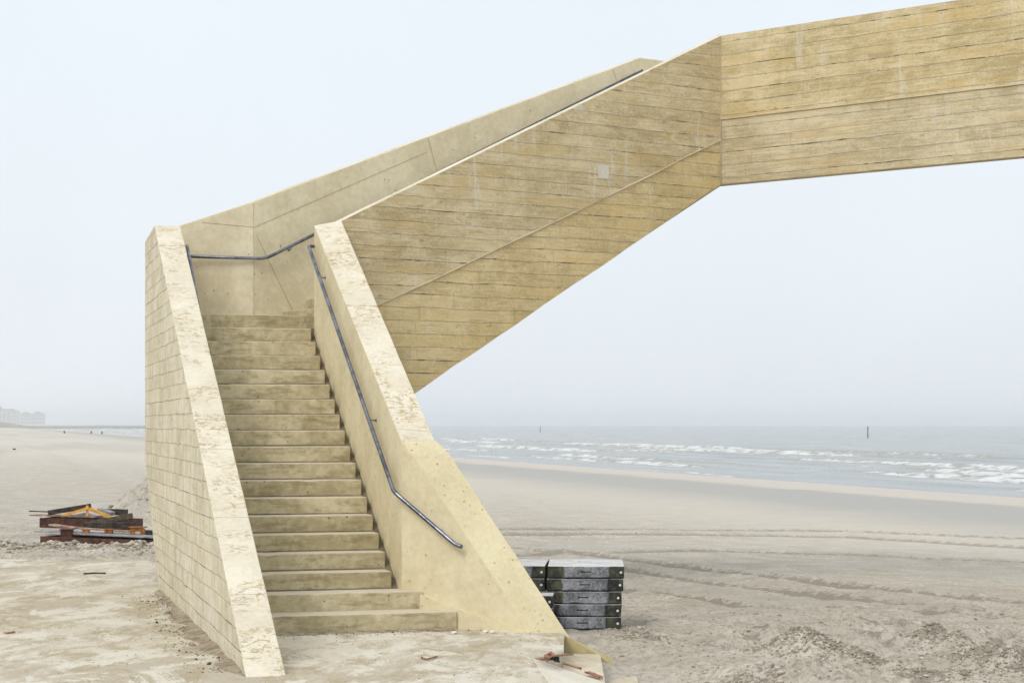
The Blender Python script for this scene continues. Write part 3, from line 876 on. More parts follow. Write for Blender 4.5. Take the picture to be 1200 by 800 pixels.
def ground_pt(px, py):
    z = -.2
    for _ in range(8):
        p = on_z(px, py, z)
        u = .966 * p.x + .257 * p.y
        z = -.22 * float(sstep(3.5, 5.5, np.array(u))) - max(0, u - 8) * .0255
    return p
TR = [[(560, 637), (700, 653), (850, 672), (1000, 690), (1230, 710)],
      [(690, 664), (880, 690), (1050, 708), (1230, 722)],
      [(540, 628), (800, 626), (1000, 630), (1230, 645)],
      [(540, 620), (800, 621), (1000, 624), (1230, 634)],
      [(560, 652), (800, 645), (1000, 650), (1230, 662)],
      [(730, 690), (900, 712), (1060, 716), (1230, 728)]]
TRS = [.25, .25, .52, .42, .34, .22]
TRW = [[ground_pt(*q) for q in tr] for tr in TR]
PILES = [(918, 763, .10, .22), (940, 764, .15, .26), (962, 767, .15, .26), (985, 772, .13, .25), (1006, 777, .10, .24), (1075, 757, .07, .22), (1095, 758, .14, .26), (1118, 764, .13, .25), (1140, 775, .10, .26), (1165, 784, .13, .30), (1195, 790, .15, .34), (1225, 796, .14, .36),
         (1120, 799, .08, .25), (1085, 798, .08, .25), (885, 799, .05, .25), (720, 738, .05, .22), (758, 750, .05, .2)]
PW = [(ground_pt(px, py), h, r) for px, py, h, r in PILES]

def ground(X, Y, fine=True):
    U = .966 * X + .257 * Y
    V = -.257 * X + .966 * Y
    z = -.22 * sstep(3.5, 5.5, U) - np.maximum(0, U - 8) * .0255
    z = np.where(U > 60, np.maximum(z, -2.2), z)
    z = z + .12 * fbm(X * .03, Y * .03, 3, 40) * sstep(40, 200, Y) * (1 - sstep(25, 45, U))
    # low dune side on the far left
    z = z + .5 * sstep(0, -40, U) * sstep(60, 300, Y)
    rough = (1 - sstep(11, 22, U)) * (1 - sstep(70, 160, Y)) 
    nearr = 1 - sstep(22, 34, Y)
    z = z + rough * (.055 * fbm(X * .6, Y * .6, 4, 1) * (.5 + .5 * nearr) + .028 * fbm(X * 3.1, Y * 3.1, 3, 11) * (.4 + 1.2 * nearr))
    # trampled, churned sand close by on the right
    ch = sstep(5.0, 6.5, U) * (1 - sstep(20.5, 24.5, Y)) * (.4 + .9 * np.clip(.5 + 2 * vnoise(X * .7, Y * .7, 77), 0, 1))
    z = z + ch * .13 * np.abs(fbm(X * 2.6, Y * 2.6, 4, 21)) + ch * .05 * fbm(X * 8, Y * 8, 3, 31)
    # left foreground edge of sand by the timber heap
    lf = sstep(-4.5, -6.0, X) * sstep(27, 30, Y) * (1 - sstep(36, 44, Y))
    z = z + lf * (.05 * fbm(X * 2.2, Y * 2.2, 4, 51) + .03 * np.abs(vnoise(X * 7, Y * 7, 52)))
    rd = np.exp(-((Y - 30.9 - .12 * vnoise(X * .9, X * 0, 3)) / .35) ** 2) * sstep(-8.8, -8.0, X) * (1 - sstep(-5.0, -4.6, X))
    z = z + rd * (.03 + .13 * np.abs(vnoise(X * 5, Y * 5, 53)) + .09 * np.abs(vnoise(X * 13, Y * 13, 54)))
    z = z + .04 * np.exp(-(((X + 9.1) / .7) ** 2 + ((Y - 30.0) / .8) ** 2)) * (1 + 2 * vnoise(X * 4, Y * 4, 55))
    # heap of spoil behind the tower
    h = np.exp(-(((X + 6.55) / 1.05) ** 2 + ((Y - 38.5) / 1.6) ** 2))
    z = z + h * (1.0 + .7 * fbm(X * 2.2, Y * 2.2, 5, 61, .65))
    for p, hh, r in PW:
        g = np.exp(-(((X - p.x) / r) ** 2 + ((Y - p.y) / (r * 1.3)) ** 2))
        z = z + g * hh * (.75 + .75 * fbm(X * 3.0, Y * 3.0, 5, 71, .55) + .25 * np.abs(vnoise(X * 14, Y * 14, 72)))
    # hollow next to the low steps
    z = z - .22 * np.exp(-(((X - 1.2) / .5) ** 2 + ((Y - 17.3) / 1.0) ** 2))
    z = z - .06 * np.exp(-(((X - .8) / .5) ** 2 + ((Y - 19.0) / .3) ** 2))
    # tyre tracks
    tdamp = np.zeros_like(X)
    for k, tr in enumerate(TRW):
        best = np.full_like(X, 1e9); al = np.zeros_like(X); acc = 0
        for a, b in zip(tr, tr[1:]):
            ex, ey = b.x - a.x, b.y - a.y; L = math.hypot(ex, ey)
            t = np.clip(((X - a.x) * ex + (Y - a.y) * ey) / (L * L), 0, 1)
            dd = np.hypot(X - a.x - t * ex, Y - a.y - t * ey)
            al = np.where(dd < best, acc + t * L, al); best = np.minimum(best, dd); acc += L
        m = best < 2.2
        if not m.any(): continue
        wv = .06 * vnoise(al * .5, al * 0 + k, 5)
        q = (best + wv) * .24 / TRS[k]
        fade = .95 + .8 * vnoise(al * .35, al * 0 + k * 3, 6)
        prof = -.045 * np.exp(-(q / .20) ** 2) + .04 * np.exp(-((q - .38) / .11) ** 2)
        lug = .012 * np.exp(-(q / .2) ** 2) * np.sin(al * 2 * math.pi / .28 + q * 9)
        z = z + np.where(m, (prof + lug) * fade * 1.0, 0)
        tdamp = np.maximum(tdamp, np.where(m, (1.8 * np.exp(-(q / .26) ** 2) * (.85 + .2 * np.sin(al * 2 * math.pi / .34 + q * 9))) * np.clip(fade, .3, 1.2), 0))
    sd0 = slab_sd(X, Y)
    z = z + np.exp(-((sd0 + .1) / .8) ** 2) * sstep(-3, -5, X) * sstep(26, 28, Y) * (.045 + .06 * fbm(X * 1.3, Y * 1.3, 4, 83))
    sd = sd0 + .9 * fbm(X * 1.1, Y * 1.1, 4, 81) * sstep(-3, -5, X)
    ins = sstep(-.02, .35, sd)
    z = z - .28 * ins * sstep(.3, .0, z - .1)
    if fine != 'damp': return z
    damp = ch * np.clip(.05 + 1.5 * fbm(X * 5.0, Y * 2.6, 5, 121, .7), 0, 1) * .9
    for p, hh, r in PW:
        g = np.exp(-(((X - p.x) / r) ** 2 + ((Y - p.y) / (r * 1.3)) ** 2))
        damp = np.maximum(damp, .85 * sstep(.35, .85, g + .8 * fbm(X * 6, Y * 4, 4, 131)))
    damp = np.maximum(damp, rd * .9 * np.clip(.2 + 2.5 * np.abs(vnoise(X * 6, Y * 6, 58)), 0, 1))
    damp = np.maximum(damp, .3 * sstep(.3, .7, h + .5 * fbm(X * 3, Y * 3, 3, 141)))
    damp = np.maximum(damp, tdamp)
    damp = np.maximum(damp, lf * .5 * np.clip(.4 + 2 * fbm(X * 1.5, Y * 1.5, 3, 151), 0, 1))
    return z, np.clip(damp, 0, 1.25)

tanmax = math.tan(math.radians(16.2))
cin_ = np.linspace(-tanmax, tanmax, 620)
cout = np.linspace(tanmax, 3.0, 22)[1:]
cols = np.concatenate([-cout[::-1], cin_, cout])
ypx = np.concatenate([np.linspace(395, 92, 560), np.linspace(92, 8, 150)[1:], np.geomspace(8, .55, 40)[1:]])
rows = 2.0 * F / ypx
Xg = rows[:, None] * cols[None, :]; Yg = np.repeat(rows[:, None], len(cols), 1)
Zg, DAMP = ground(Xg, Yg, 'damp')
def grid_mesh(name, X, Y, Z, mat):
    r, c = X.shape
    me = bpy.data.meshes.new(name)
    co = np.stack([X, Y, Z], -1).reshape(-1, 3).astype(np.float32)
    idx = np.arange(r * c).reshape(r, c)
    q = np.stack([idx[:-1, :-1], idx[:-1, 1:], idx[1:, 1:], idx[1:, :-1]], -1).reshape(-1, 4)
    me.vertices.add(len(co)); me.vertices.foreach_set('co', co.ravel())
    me.loops.add(q.size); me.loops.foreach_set('vertex_index', q.ravel().astype(np.int32))
    me.polygons.add(len(q)); me.polygons.foreach_set('loop_start', (np.arange(len(q)) * 4).astype(np.int32))
    me.polygons.foreach_set('loop_total', np.full(len(q), 4, np.int32))
    me.polygons.foreach_set('use_smooth', np.ones(len(q), bool))
    me.update(); me.validate()
    me.materials.append(mat)
    o = bpy.data.objects.new(name, me); COL.objects.link(o)
    return o
o = grid_mesh('beach', Xg, Yg, Zg, M['sand']); tag(o, kind='structure', label='pale sand beach with vehicle tracks')
at = o.data.attributes.new('damp', 'FLOAT', 'POINT'); at.data.foreach_set('value', DAMP.ravel().astype(np.float32))
# ground behind and beside the camera
gx, gy = np.meshgrid(np.linspace(-400, 400, 60), np.linspace(-400, 12.3, 60))
o = grid_mesh('ground', gx, gy, np.full_like(gx, -.28) - np.maximum(0, .966 * gx + .257 * gy - 8) * .0255, M['sand']); tag(o, kind='structure', label='sand behind the viewpoint')

# ---- the sea
SEA = -1.06
un = np.concatenate([np.arange(36, 100, .22), np.geomspace(100, 9000, 90)[1:]])
vn = np.concatenate([np.array([-3000, -800, -200, -60, -20, 0, 15, 25]), np.arange(30, 340, .6), np.geomspace(340, 9000, 170)[1:]])
Us, Vs = np.meshgrid(un, vn, indexing='ij')
def wave_field(U, V):
    z = np.zeros_like(U); foam = np.zeros_like(U)
    bend = 5.0 * vnoise(V * .012, U * .01, 3) + 1.6 * vnoise(V * .05, U * .02, 4)
    # breakers: crests lying along the shore
    crests = [(44.5, .12, .8), (49, .22, 1.0), (54, .28, 1.1), (59.5, .30, 1.2), (65, .34, 1.3), (71, .36, 1.4), (78, .40, 1.5), (86, .42, 1.6), (95, .45, 1.7), (105, .46, 1.8), (117, .45, 1.9), (131, .4, 2.1), (147, .4, 2.2), (166, .4, 2.4), (190, .4, 2.6), (220, .4, 3.0)]
    for k, (uc, h, w) in enumerate(crests):
        c = uc + bend * (1 + .06 * k) + 2.0 * vnoise(V * .03, V * 0 + k * 7, 20 + k)
        act = np.clip(.22 + 2.0 * vnoise(V * max(.045 - .0022 * k, .012), V * 0 + 3.3 * k, 30 + k), 0, 1)
        x = U - c
        prof = np.where(x < 0, np.exp(-(x / (w * .45)) ** 2), np.exp(-(x / (w * 1.7)) ** 2))
        z += h * prof * (.35 + .65 * act)
        brk = act * np.exp(-((x + .5) / (w * .55)) ** 2) * 1.15
        wash = .46 * np.clip(act + .25, 0, 1) * np.where(x < 0, np.exp(-(-x / (2.4 + .2 * k))), 0) * (1 if k < 9 else .5)
        olive = .30 * (1 - act) * np.exp(-((x + .3) / (w * .5)) ** 2)
        foam = np.maximum(foam, np.maximum(brk, np.maximum(wash, olive)))
    z += .10 * fbm(U * .25, V * .10, 4, 60) * sstep(44, 56, U)
    edge = np.exp(-((U - 41.2 - .5 * bend) / .7) ** 2) * .45
    foam = np.maximum(foam, edge)
    foam = np.minimum(foam, .70) * (1 - sstep(150, 330, U))
    fade = 1 - sstep(600, 2500, U)
    z = z * sstep(40.5, 47, U) * fade
    return z, foam
Zs, Fs = wave_field(Us, Vs)
Xs = .966 * Us - .257 * Vs; Ys = .257 * Us + .966 * Vs
o = grid_mesh('sea', Xs, Ys, SEA + Zs, M['sea']); tag(o, kind='structure', label='grey sea with breaking waves')
at = o.data.attributes.new('foam', 'FLOAT', 'POINT'); at.data.foreach_set('value', Fs.ravel().astype(np.float32))

# ================================================================== LOW STEPS at the right edge of the paving
low = empty('low_steps', (.8, 17.5, -.3), 'low white steps and ramp leading down from the paving to the sand', 'steps')
def quadsolid(name, top, zlo, mat, parent, bv=.006):
    bm = bmesh.new()
    loft(bm, [Vector(p) for p in top], [Vector((p[0], p[1], zlo)) for p in top])
    o = link_bm(name, bm, mat, parent)
    if bv: bevel(o, bv, 2)
    return o
M['tread'] = mat_smooth('whitened_concrete', C4(.58, .54, .44), C4(.74, .70, .61), streak=.1)
M['tread_s'] = mat_smooth('sandy_concrete', C4(.46, .40, .29), C4(.64, .58, .46), streak=.2)
quadsolid('tread', [(.44, 12, -.17), (.66, 12, -.17), (.812, 18.26, -.17), (.40, 18.35, -.17)], -.75, M['tread_s'], low)
quadsolid('tread', [(.60, 12, -.34), (.95, 12, -.34), (1.135, 18.16, -.34), (.75, 18.3, -.34)], -.8, M['tread_s'], low)
quadsolid('tread', [(.9, 12, -.51), (1.3, 12, -.51), (1.46, 18.05, -.51), (1.07, 18.2, -.51)], -.9, M['tread_s'], low)
quadsolid('ramp', [(.17, 16.48, .004), (.752, 16.10, -.150), (.90, 12.0, -.150), (.47, 12.0, .004)], -.6, M['tread'], low)
bm = bmesh.new()
ka = [Vector((.487, 18.41, -.012)), Vector((.81, 18.31, -.195)), Vector((1.139, 18.20, -.404)), Vector((1.75, 18.0, -.78))]
kb = [v + Vector((.06, .30, -.02)) for v in ka]
kb[0] = Vector((.54, 18.52, -.05))
loft(bm, ka + [down(ka[3], -1.2), down(ka[0], -1.2)], kb + [down(kb[3], -1.2), down(kb[0], -1.2)])
link_bm('side_kerb', bm, M['kerb'], low)

# ================================================================== STACKED BASE BLOCKS
BL_L, BL_W, BL_H = .80, .40, .133
def base_block(c, rz, label, group, endplug=False, BL_W=1.10):
    o = empty('base_block', c, label, 'base block', group)
    o.rotation_euler = (0, 0, rz)
    bm = bmesh.new()
    # plan: long block with a wider middle
    hl, hw, mw, mx = BL_L / 2, BL_W / 2 - .018, BL_W / 2, .235
    plan = [(-hl, -hw), (-mx - .025, -hw), (-mx, -mw), (mx, -mw), (mx + .025, -hw), (hl, -hw), (hl, hw), (mx + .025, hw), (mx, mw), (-mx, mw), (-mx - .025, hw), (-hl, hw)]
    loft(bm, [Vector((x, y, .005)) for x, y in plan], [Vector((x, y, BL_H - .002)) for x, y in plan])
    me_o = link_bm('body', bm, M['base_block']); me_o.parent = o; bevel(me_o, .010, 2)
    bm = bmesh.new()
    add_box(bm, (0, -mw - .001, BL_H * .55), (.09, .006, .011)); add_box(bm, (-.048, -mw - .001, BL_H * .55), (.014, .007, .018)); add_box(bm, (.048, -mw - .001, BL_H * .55), (.014, .007, .018))
    g = link_bm('grip_slot', bm, M['dark']); g.parent = o; bevel(g, .003, 1)
    # faint lettering-sized dimples moulded in the top
    bm = bmesh.new()
    for i in range(7): add_box(bm, (-.08 + .022 * i, .10, BL_H - .001), (.013, .03, .004))
    g = link_bm('moulded_mark', bm, M['dark']); g.parent = o
    for loc, rot in (((hl - .035, -hw - .002, BL_H * .5), 'X'), ((hl + .002, .02, BL_H * .5), 'Y')) if endplug else (((hl - .035, -hw - .002, BL_H * .5), 'X'),):
        bm = bmesh.new()
        bmesh.ops.create_cone(bm, cap_ends=True, segments=14, radius1=.0135, radius2=.012, depth=.010, matrix=Matrix.Translation(loc) @ Matrix.Rotation(math.pi / 2, 4, rot))
        g = link_bm('plug', bm, M['white']); g.parent = o
    return o
base = Vector((.775, 21.31, -.205))
gA = 'base blocks stacked beyond the wing wall'
labs = ['lowest base block of the right hand stack, half sunk in sand', 'second base block from the bottom of the right hand stack', 'middle base block of the right hand stack',
        'base block just under the topmost of the right hand stack', 'topmost grey base block with a pale top, right hand stack']
for k in range(5):
    base_block(base + Vector((.010 * k - .02 + rw.uniform(-.006, .006), rw.uniform(-.006, .006), BL_H * k)), math.radians(-3 + rw.uniform(-.8, .8)), labs[k], gA)
hidden = 'blackened base block low in the stack, out of sight behind the wing wall'
lab2 = [hidden, hidden, hidden, 'set back base block below the top one, half hidden by the wing wall', 'set back pale topped base block half hidden by the wing wall']
for k in range(5):
    base_block(base + Vector((-.802 + rw.uniform(-.002, .002), .045, BL_H * k)), math.radians(-3 + rw.uniform(-.6, .6)), lab2[k], gA)
lab3 = [hidden, hidden, 'foremost base block with one white plug showing beside the wing wall edge']
for k in range(3):
    base_block(base + Vector((-.745, -.80, BL_H * k)), math.radians(-3 + rw.uniform(-.6, .6)), lab3[k], gA, BL_W=.42)

# ================================================================== HEAP OF BEAMS on the left
HD = 32.4
def hp_(px, py, d): return P(px, py, d)
def beam_thing(name, label, cat, a, b, w, h, mat, parts=None, roll=0, bv=.006):
    bm = bmesh.new()
    add_beam(bm, a, b, w, h, roll=roll)
    o = link_bm(name, bm, M[mat]); bevel(o, bv, 1)
    return tag(o, label, cat, 'discarded beams and timbers on the sand')
def channel_thing(name, label, cat, a, b, w, h, mat, th=.016):
    """steel channel lying open side up/forward: web plus two flanges and end plates"""
    a, b = Vector(a), Vector(b)
    x = (b - a).normalized(); y = Vector((0, 0, 1)).cross(x).normalized(); z = x.cross(y)
    bm = bmesh.new()
    add_beam(bm, a - y * w / 2, b - y * w / 2, th, h)
    add_beam(bm, a + y * w / 2, b + y * w / 2, th, h)
    L = (b - a).length
    for k in range(6):
        c = a.lerp(b, k / 5)
        add_beam(bm, c - y * (w / 2 - th * .6), c + y * (w / 2 - th * .6), th, h * .9)
    o = link_bm(name, bm, M[mat]); bevel(o, .004, 1)
    return tag(o, label, cat, 'discarded beams and timbers on the sand')
# front frame: long rusty channel with plate on top
fr = channel_thing('steel_girder', 'rusty steel girder frame lying in front of the heap, sand banked against it', 'girder', P(56, 632, 32.3) + Vector((0, .25, -.0)), P(177, 637, 31.4) + Vector((0, .25, 0)), .55, .115, 'rust')
bm = bmesh.new()
add_beam(bm, P(50, 622, 32.7) + Vector((0, .10, .0)), P(177, 629, 31.7) + Vector((0, .10, 0)), .50, .012)
o = link_bm('deck_plate', bm, M['plate'], None); o.parent = fr
# rear frame
fr2 = channel_thing('steel_girder', 'longer rusty steel girder frame at the back of the heap under the yellow brace', 'girder', P(55, 611, 34.6), P(160, 614, 34.4), .7, .17, 'rust')
bm = bmesh.new()
add_beam(bm, P(40, 603, 34.9), P(116, 605, 34.6), .35, .02); o = link_bm('top_flange', bm, M['rust_pale']); o.parent = fr2
# black timber sloping, propped on the frame
beam_thing('timber_beam', 'black timber beam sloping down to the left on the rear frame', 'timber', P(57, 600.5, 34.8), P(106, 592.5, 34.8), .14, .085, 'timber')
beam_thing('timber_beam', 'short black timber lying level at the back right of the heap', 'timber', P(118, 599, 35.0), P(149, 600, 35.0), .18, .10, 'timber')
beam_thing('timber_beam', 'olive grey timber sloping down to the left across the heap', 'timber', P(108, 613, 33.6), P(155, 603.5, 33.6), .12, .085, 'timber_olive')
beam_thing('timber_beam', 'level black timber under the sloping olive one', 'timber', P(99, 615, 33.4), P(158, 614.5, 33.3), .16, .085, 'timber')
beam_thing('timber_beam', 'stubby black timber end poking out beside the tower foot', 'timber', P(168, 624, 32.6), P(179, 624.5, 32.6), .2, .09, 'timber')
beam_thing('iron_bar', 'thin black iron bar jutting out left of the heap', 'bar', P(34, 598.5, 34.9), P(60, 599.5, 34.9), .03, .02, 'dark', bv=.002)
beam_thing('timber_beam', 'grey weathered board end leaning in the back right of the heap', 'timber', P(117, 597, 34.9), P(132, 601.5, 34.75), .16, .06, 'plate')
# yellow brace: two arms and a short post with cross piece
yb = empty('yellow_brace', P(102, 604, 34.7), 'yellow chevron shaped steel brace with a short post', 'brace', 'discarded beams and timbers on the sand')
def ypart(name, a, b, w, h):
    bm = bmesh.new(); add_beam(bm, a, b, w, h); return link_bm(name, bm, M['yellow'], yb)
ypart('arm', P(72, 604.5, 34.62), P(101, 595.5, 34.62), .06, .045)
ypart('arm', P(104, 595.5, 34.62), P(129, 605.5, 34.62), .06, .05)
ypart('post', P(102.3, 604, 34.55), P(102.3, 592, 34.55), .04, .04)
ypart('cross_bar', P(97.5, 595.8, 34.52), P(110, 597, 34.52), .03, .03)
# pale grey sheet under the brace
bm = bmesh.new()
vs = [P(78, 605, 34.5), P(100, 600, 35.0), P(124, 606, 34.6)]
loft(bm, vs, [v + Vector((0, .02, -.02)) for v in vs]); o = link_bm('metal_sheet', bm, M['plate']); tag(o, 'pale triangular metal sheet under the yellow brace', 'sheet', 'discarded beams and timbers on the sand')
# planks with pale rust on the front frame
def plank(label, a, b, w, h, mat): return beam_thing('plank', label, 'plank', a, b, w, h, mat, bv=.003)
plank('thin rust stained plank angled across the left of the front frame', P(60, 614.5, 32.7), P(90, 618.5, 32.5), .16, .03, 'rust_pale')
plank('long thin rust stained plank lying along the front frame', P(86, 618, 32.6), P(152, 622.5, 32.3), .14, .022, 'rust_pale')
plank('short rust stained plank low at the left of the front frame', P(60, 623, 32.5), P(100, 625, 32.4), .12, .02, 'rust_pale')
bm = bmesh.new(); add_box(bm, P(78.5, 626.5, 32.25), (.19, .12, .15)); add_box(bm, P(78.5, 620.0, 32.25) , (.22, .16, .02)); add_box(bm, P(78.5, 632.5, 32.2), (.2, .14, .02))
o = link_bm('steel_bracket', bm, M['rust']); bevel(o, .005, 1); tag(o, 'dark rusty steel bracket box on the front frame', 'bracket')
for (px, py, w, h, lab) in ((101, 622.5, .10, .05, 'small orange rust block left of centre on the front frame'), (127.5, 622.5, .12, .06, 'orange rust block right of centre on the front frame')):
    bm = bmesh.new()
    c = P(px, py, 32.35); add_box(bm, c, (w, .1, h)); add_box(bm, c + Vector((0, 0, h / 2 + .008)), (w * 1.3, .12, .014))
    o = link_bm('rust_block', bm, M['rust_orange']); bevel(o, .004, 1); tag(o, lab, 'block', 'orange rust blocks on the front frame')
# orange clamp with an eye
bm = bmesh.new()
c = P(161, 623.5, 32.2)
n_ = 18
for a, b in ((.10, .05),):
    ro, ri = [], []
    for k in range(n_):
        th = 2 * math.pi * k / n_
        ro.append((c.x + .12 * max(-1, min(1, 1.25 * math.cos(th))), c.z + .07 * max(-1, min(1, 1.25 * math.sin(th))))); ri.append((c.x + .055 * math.cos(th), c.z - .005 + .025 * math.sin(th)))
    for y0, y1 in ((c.y - .03, c.y + .05),):
        vo0 = [bm.verts.new((x, y0, z)) for x, z in ro]; vi0 = [bm.verts.new((x, y0, z)) for x, z in ri]
        vo1 = [bm.verts.new((x, y1, z)) for x, z in ro]; vi1 = [bm.verts.new((x, y1, z)) for x, z in ri]
        for k in range(n_):
            j = (k + 1) % n_
            bm.faces.new((vo0[k], vo0[j], vi0[j], vi0[k])); bm.faces.new((vo1[j], vo1[k], vi1[k], vi1[j]))
            bm.faces.new((vo0[j], vo0[k], vo1[k], vo1[j])); bm.faces.new((vi0[k], vi0[j], vi1[j], vi1[k]))
add_box(bm, (c.x + .01, c.y, c.z + .085), (.28, .1, .02))
o = link_bm('clamp', bm, M['rust_orange']); tag(o, 'orange rusty clamp with an eye at the right end of the front frame', 'clamp')

# ================================================================== LOOSE BITS
def lump(bm, c, r, seed, sq=(1, 1, .7), mi=0):
    rr = random.Random(seed)
    res = bmesh.ops.create_icosphere(bm, subdivisions=1, radius=r, matrix=Matrix.Translation(Vector(c)) @ Matrix.Rotation(rr.random() * 6, 4, 'Z') @ Matrix.Diagonal((*sq, 1)))
    for v in res['verts']:
        v.co += Vector((rr.uniform(-1, 1), rr.uniform(-1, 1), rr.uniform(-1, 1))) * r * .25
    for f in {f for v in res['verts'] for f in v.link_faces}: f.material_index = mi
# dirt strip along the foot of the left parapet
bm = bmesh.new()
for i in range(650):
    d = 15.6 + 7.0 * random.random() ** 1.1
    p = OL(d); off_ = abs(random.gauss(0, .10)) + .01
    if random.random() < .5: off_ += abs(random.gauss(0, .15))
    q = Vector((p.x, p.y)) - Vector((WL.x, WL.y)).normalized() * off_
    r = random.uniform(.003, .011) * (2.2 if random.random() < .05 else 1)
    lump(bm, (q.x, q.y, r * .3), r, i, (1.2, 1, .6), 1 if random.random() < .22 else 0)
for i in range(330):
    k = random.random()
    q = IR(K0 + T_ * A_.y) + B_ * (-1.55 + 3.0 * k) - A_ * (abs(random.gauss(0, .12)) + .14)
    if q.x > .25: continue
    r = random.uniform(.003, .008)
    lump(bm, (q.x, q.y, r * .3), r, i + 999, (1.2, 1, .6), 1 if random.random() < .22 else 0)
o = link_bm('rubble', bm, [M['stone'], M['clod_dark']], smooth=False, uv=False); tag(o, 'crumbs of dirt gathered along the foot of the walls and bottom step', kind='stuff')
# low drifts of dirt against the wall foot and the bottom step
def drift(name, line, nrm_, wid, hgt, label, seed):
    bm = bmesh.new(); prev = None
    n = len(line)
    for i, p in enumerate(line):
        e = min(1, i / 6, (n - 1 - i) / 6)
        a = float(vnoise(np.array(i * .23), np.array(seed * 1.7), seed)) + .5
        a2 = float(vnoise(np.array(i * .71), np.array(seed * 1.7), seed + 1))
        W = wid * e * (.35 + 1.0 * a + .4 * a2) + .004; H = hgt * e * (.4 + .9 * a + .4 * a2) + .003
        ring = []
        for t_, hh in ((-.06, H), (.12, H * .85), (.35, H * .5), (.62, H * .22), (1.0, -.004)):
            q = p + nrm_ * (W * t_ + rw.uniform(-.006, .006))
            ring.append(bm.verts.new((q.x, q.y, hh + (rw.uniform(-.004, .004) if t_ < 1 else 0))))
        if prev:
            for k in range(4): bm.faces.new((prev[k], ring[k], ring[k + 1], prev[k + 1]))
        prev = ring
    o = link_bm(name, bm, M['dirt'], smooth=True); return tag(o, label, kind='stuff')
M['dirt'] = simple('brown_dirt', C4(.25, .195, .13), C4(.47, .40, .295), .95, 0, 9.0, .1, 1.0, .02)
wl = Vector((-WL.x, -WL.y)).normalized()
drift('dirt', [OL(15.35 + 8.0 * k / 90) for k in range(91)], wl, .17, .03, 'brown dirt drifted along the foot of the left parapet', 3)
ap = IR(K0 + T_ * A_.y)
drift('dirt', [ap - A_ * .12 - B_ * (1.5 - 1.88 * k / 50) for k in range(51)], -A_, .16, .018, 'brown dirt drifted against the bottom step', 8)
# pebbles and crumbs scattered over the paving
bm = bmesh.new()
for i in range(700):
    px = random.uniform(-20, 640); py = 660 + 145 * random.random()
    q = on_z(px, py, 0)
    if q.x > .1: continue
    # not inside the stair
    if q.y > 15.2 and OL(min(q.y, 25)).x - .02 < q.x < IR(max(q.y, 18.3)).x + .6 and q.y > 18.4: continue
    if q.y > 15.2 and OL(q.y).x - .02 < q.x < OL(q.y).x + .36: continue
    r = random.uniform(.002, .007)
    lump(bm, (q.x, q.y, r * .3), r, i + 5000, (1.2, 1, .5), 1 if random.random() < .25 else 0)
o = link_bm('gravel', bm, [M['stone'], M['clod_dark']], uv=False); tag(o, 'fine grit strewn over the dusty paving', kind='stuff')
def clod_mesh(name, C, R, dark, mats, label, squash=.65):
    """one mesh of many small rough lumps"""
    tb = bmesh.new(); bmesh.ops.create_icosphere(tb, subdivisions=1, radius=1)
    tb.verts.ensure_lookup_table()
    bv = np.array([v.co[:] for v in tb.verts]); bf = np.array([[v.index for v in f.verts] for f in tb.faces]); tb.free()
    n = len(C)
    V = bv[None] * (1 + RNG.uniform(-.32, .32, (n, len(bv), 1)))
    V = V * np.stack([RNG.uniform(.8, 1.4, n), RNG.uniform(.8, 1.3, n), RNG.uniform(.5, .8, n) * squash / .65], -1)[:, None, :]
    V = V * R[:, None, None] + C[:, None, :]
    Fc = bf[None] + (np.arange(n) * len(bv))[:, None, None]
    V = V.reshape(-1, 3).astype(np.float32); Fc = Fc.reshape(-1, 3).astype(np.int32)
    me = bpy.data.meshes.new(name)
    me.vertices.add(len(V)); me.vertices.foreach_set('co', V.ravel())
    me.loops.add(Fc.size); me.loops.foreach_set('vertex_index', Fc.ravel())
    me.polygons.add(len(Fc)); me.polygons.foreach_set('loop_start', (np.arange(len(Fc)) * 3).astype(np.int32)); me.polygons.foreach_set('loop_total', np.full(len(Fc), 3, np.int32))
    me.polygons.foreach_set('material_index', np.repeat(dark.astype(np.int32), len(bf)))
    me.update(); me.validate()
    for m in mats: me.materials.append(m)
    o = bpy.data.objects.new(name, me); COL.objects.link(o)
    return tag(o, label, kind='stuff')
M['clod_sand'] = simple('sand_clod', C4(.40, .355, .285), C4(.56, .51, .43), .95, 0, 12.0)
M['clod_damp'] = simple('damp_sand_clod', C4(.23, .20, .155), C4(.36, .315, .25), .95, 0, 12.0)
cx, cy, cr, cd = [], [], [], []
for p, hh, r in PW:                                   # on and around each heap
    n_ = int(2600 * r)
    g1 = RNG.normal(0, r * .75, n_); g2 = RNG.normal(0, r * .95, n_)
    cx.append(p.x + g1); cy.append(p.y + g2); cr.append(RNG.gamma(1.6, .0042, n_).clip(.004, .03)); cd.append(RNG.random(n_) < .55)
n_ = 5200                                              # churned ground
px_ = RNG.uniform(640, 1240, n_); py_ = 690 + 112 * RNG.random(n_) ** .75
dd = (EYE + .22) * F / (py_ - 497); cx.append((px_ - 600) / F * dd); cy.append(dd); cr.append(RNG.gamma(1.4, .004, n_).clip(.003, .028)); cd.append(RNG.random(n_) < .42)
X_ = np.concatenate(cx); Y_ = np.concatenate(cy); R_c = np.concatenate(cr); D_ = np.concatenate(cd)
ok = (slab_sd(X_, Y_) < -.25) & ~((X_ < 1.5) & (Y_ < 18.6)) & (X_ > .9)
X_, Y_, R_c, D_ = X_[ok], Y_[ok], R_c[ok], D_[ok]
clod_mesh('sand_clods', np.stack([X_, Y_, ground(X_, Y_) + R_c * .15], -1), R_c, D_, [M['clod_sand'], M['clod_damp']], 'crumbs and clods over the churned sand on the right')
n_ = 2200                                              # bank in front of the girders
X_ = RNG.uniform(-8.3, -4.9, n_); Y_ = 30.95 + RNG.normal(0, .22, n_); R_c = RNG.gamma(1.6, .010, n_).clip(.008, .06)
n2_ = 900
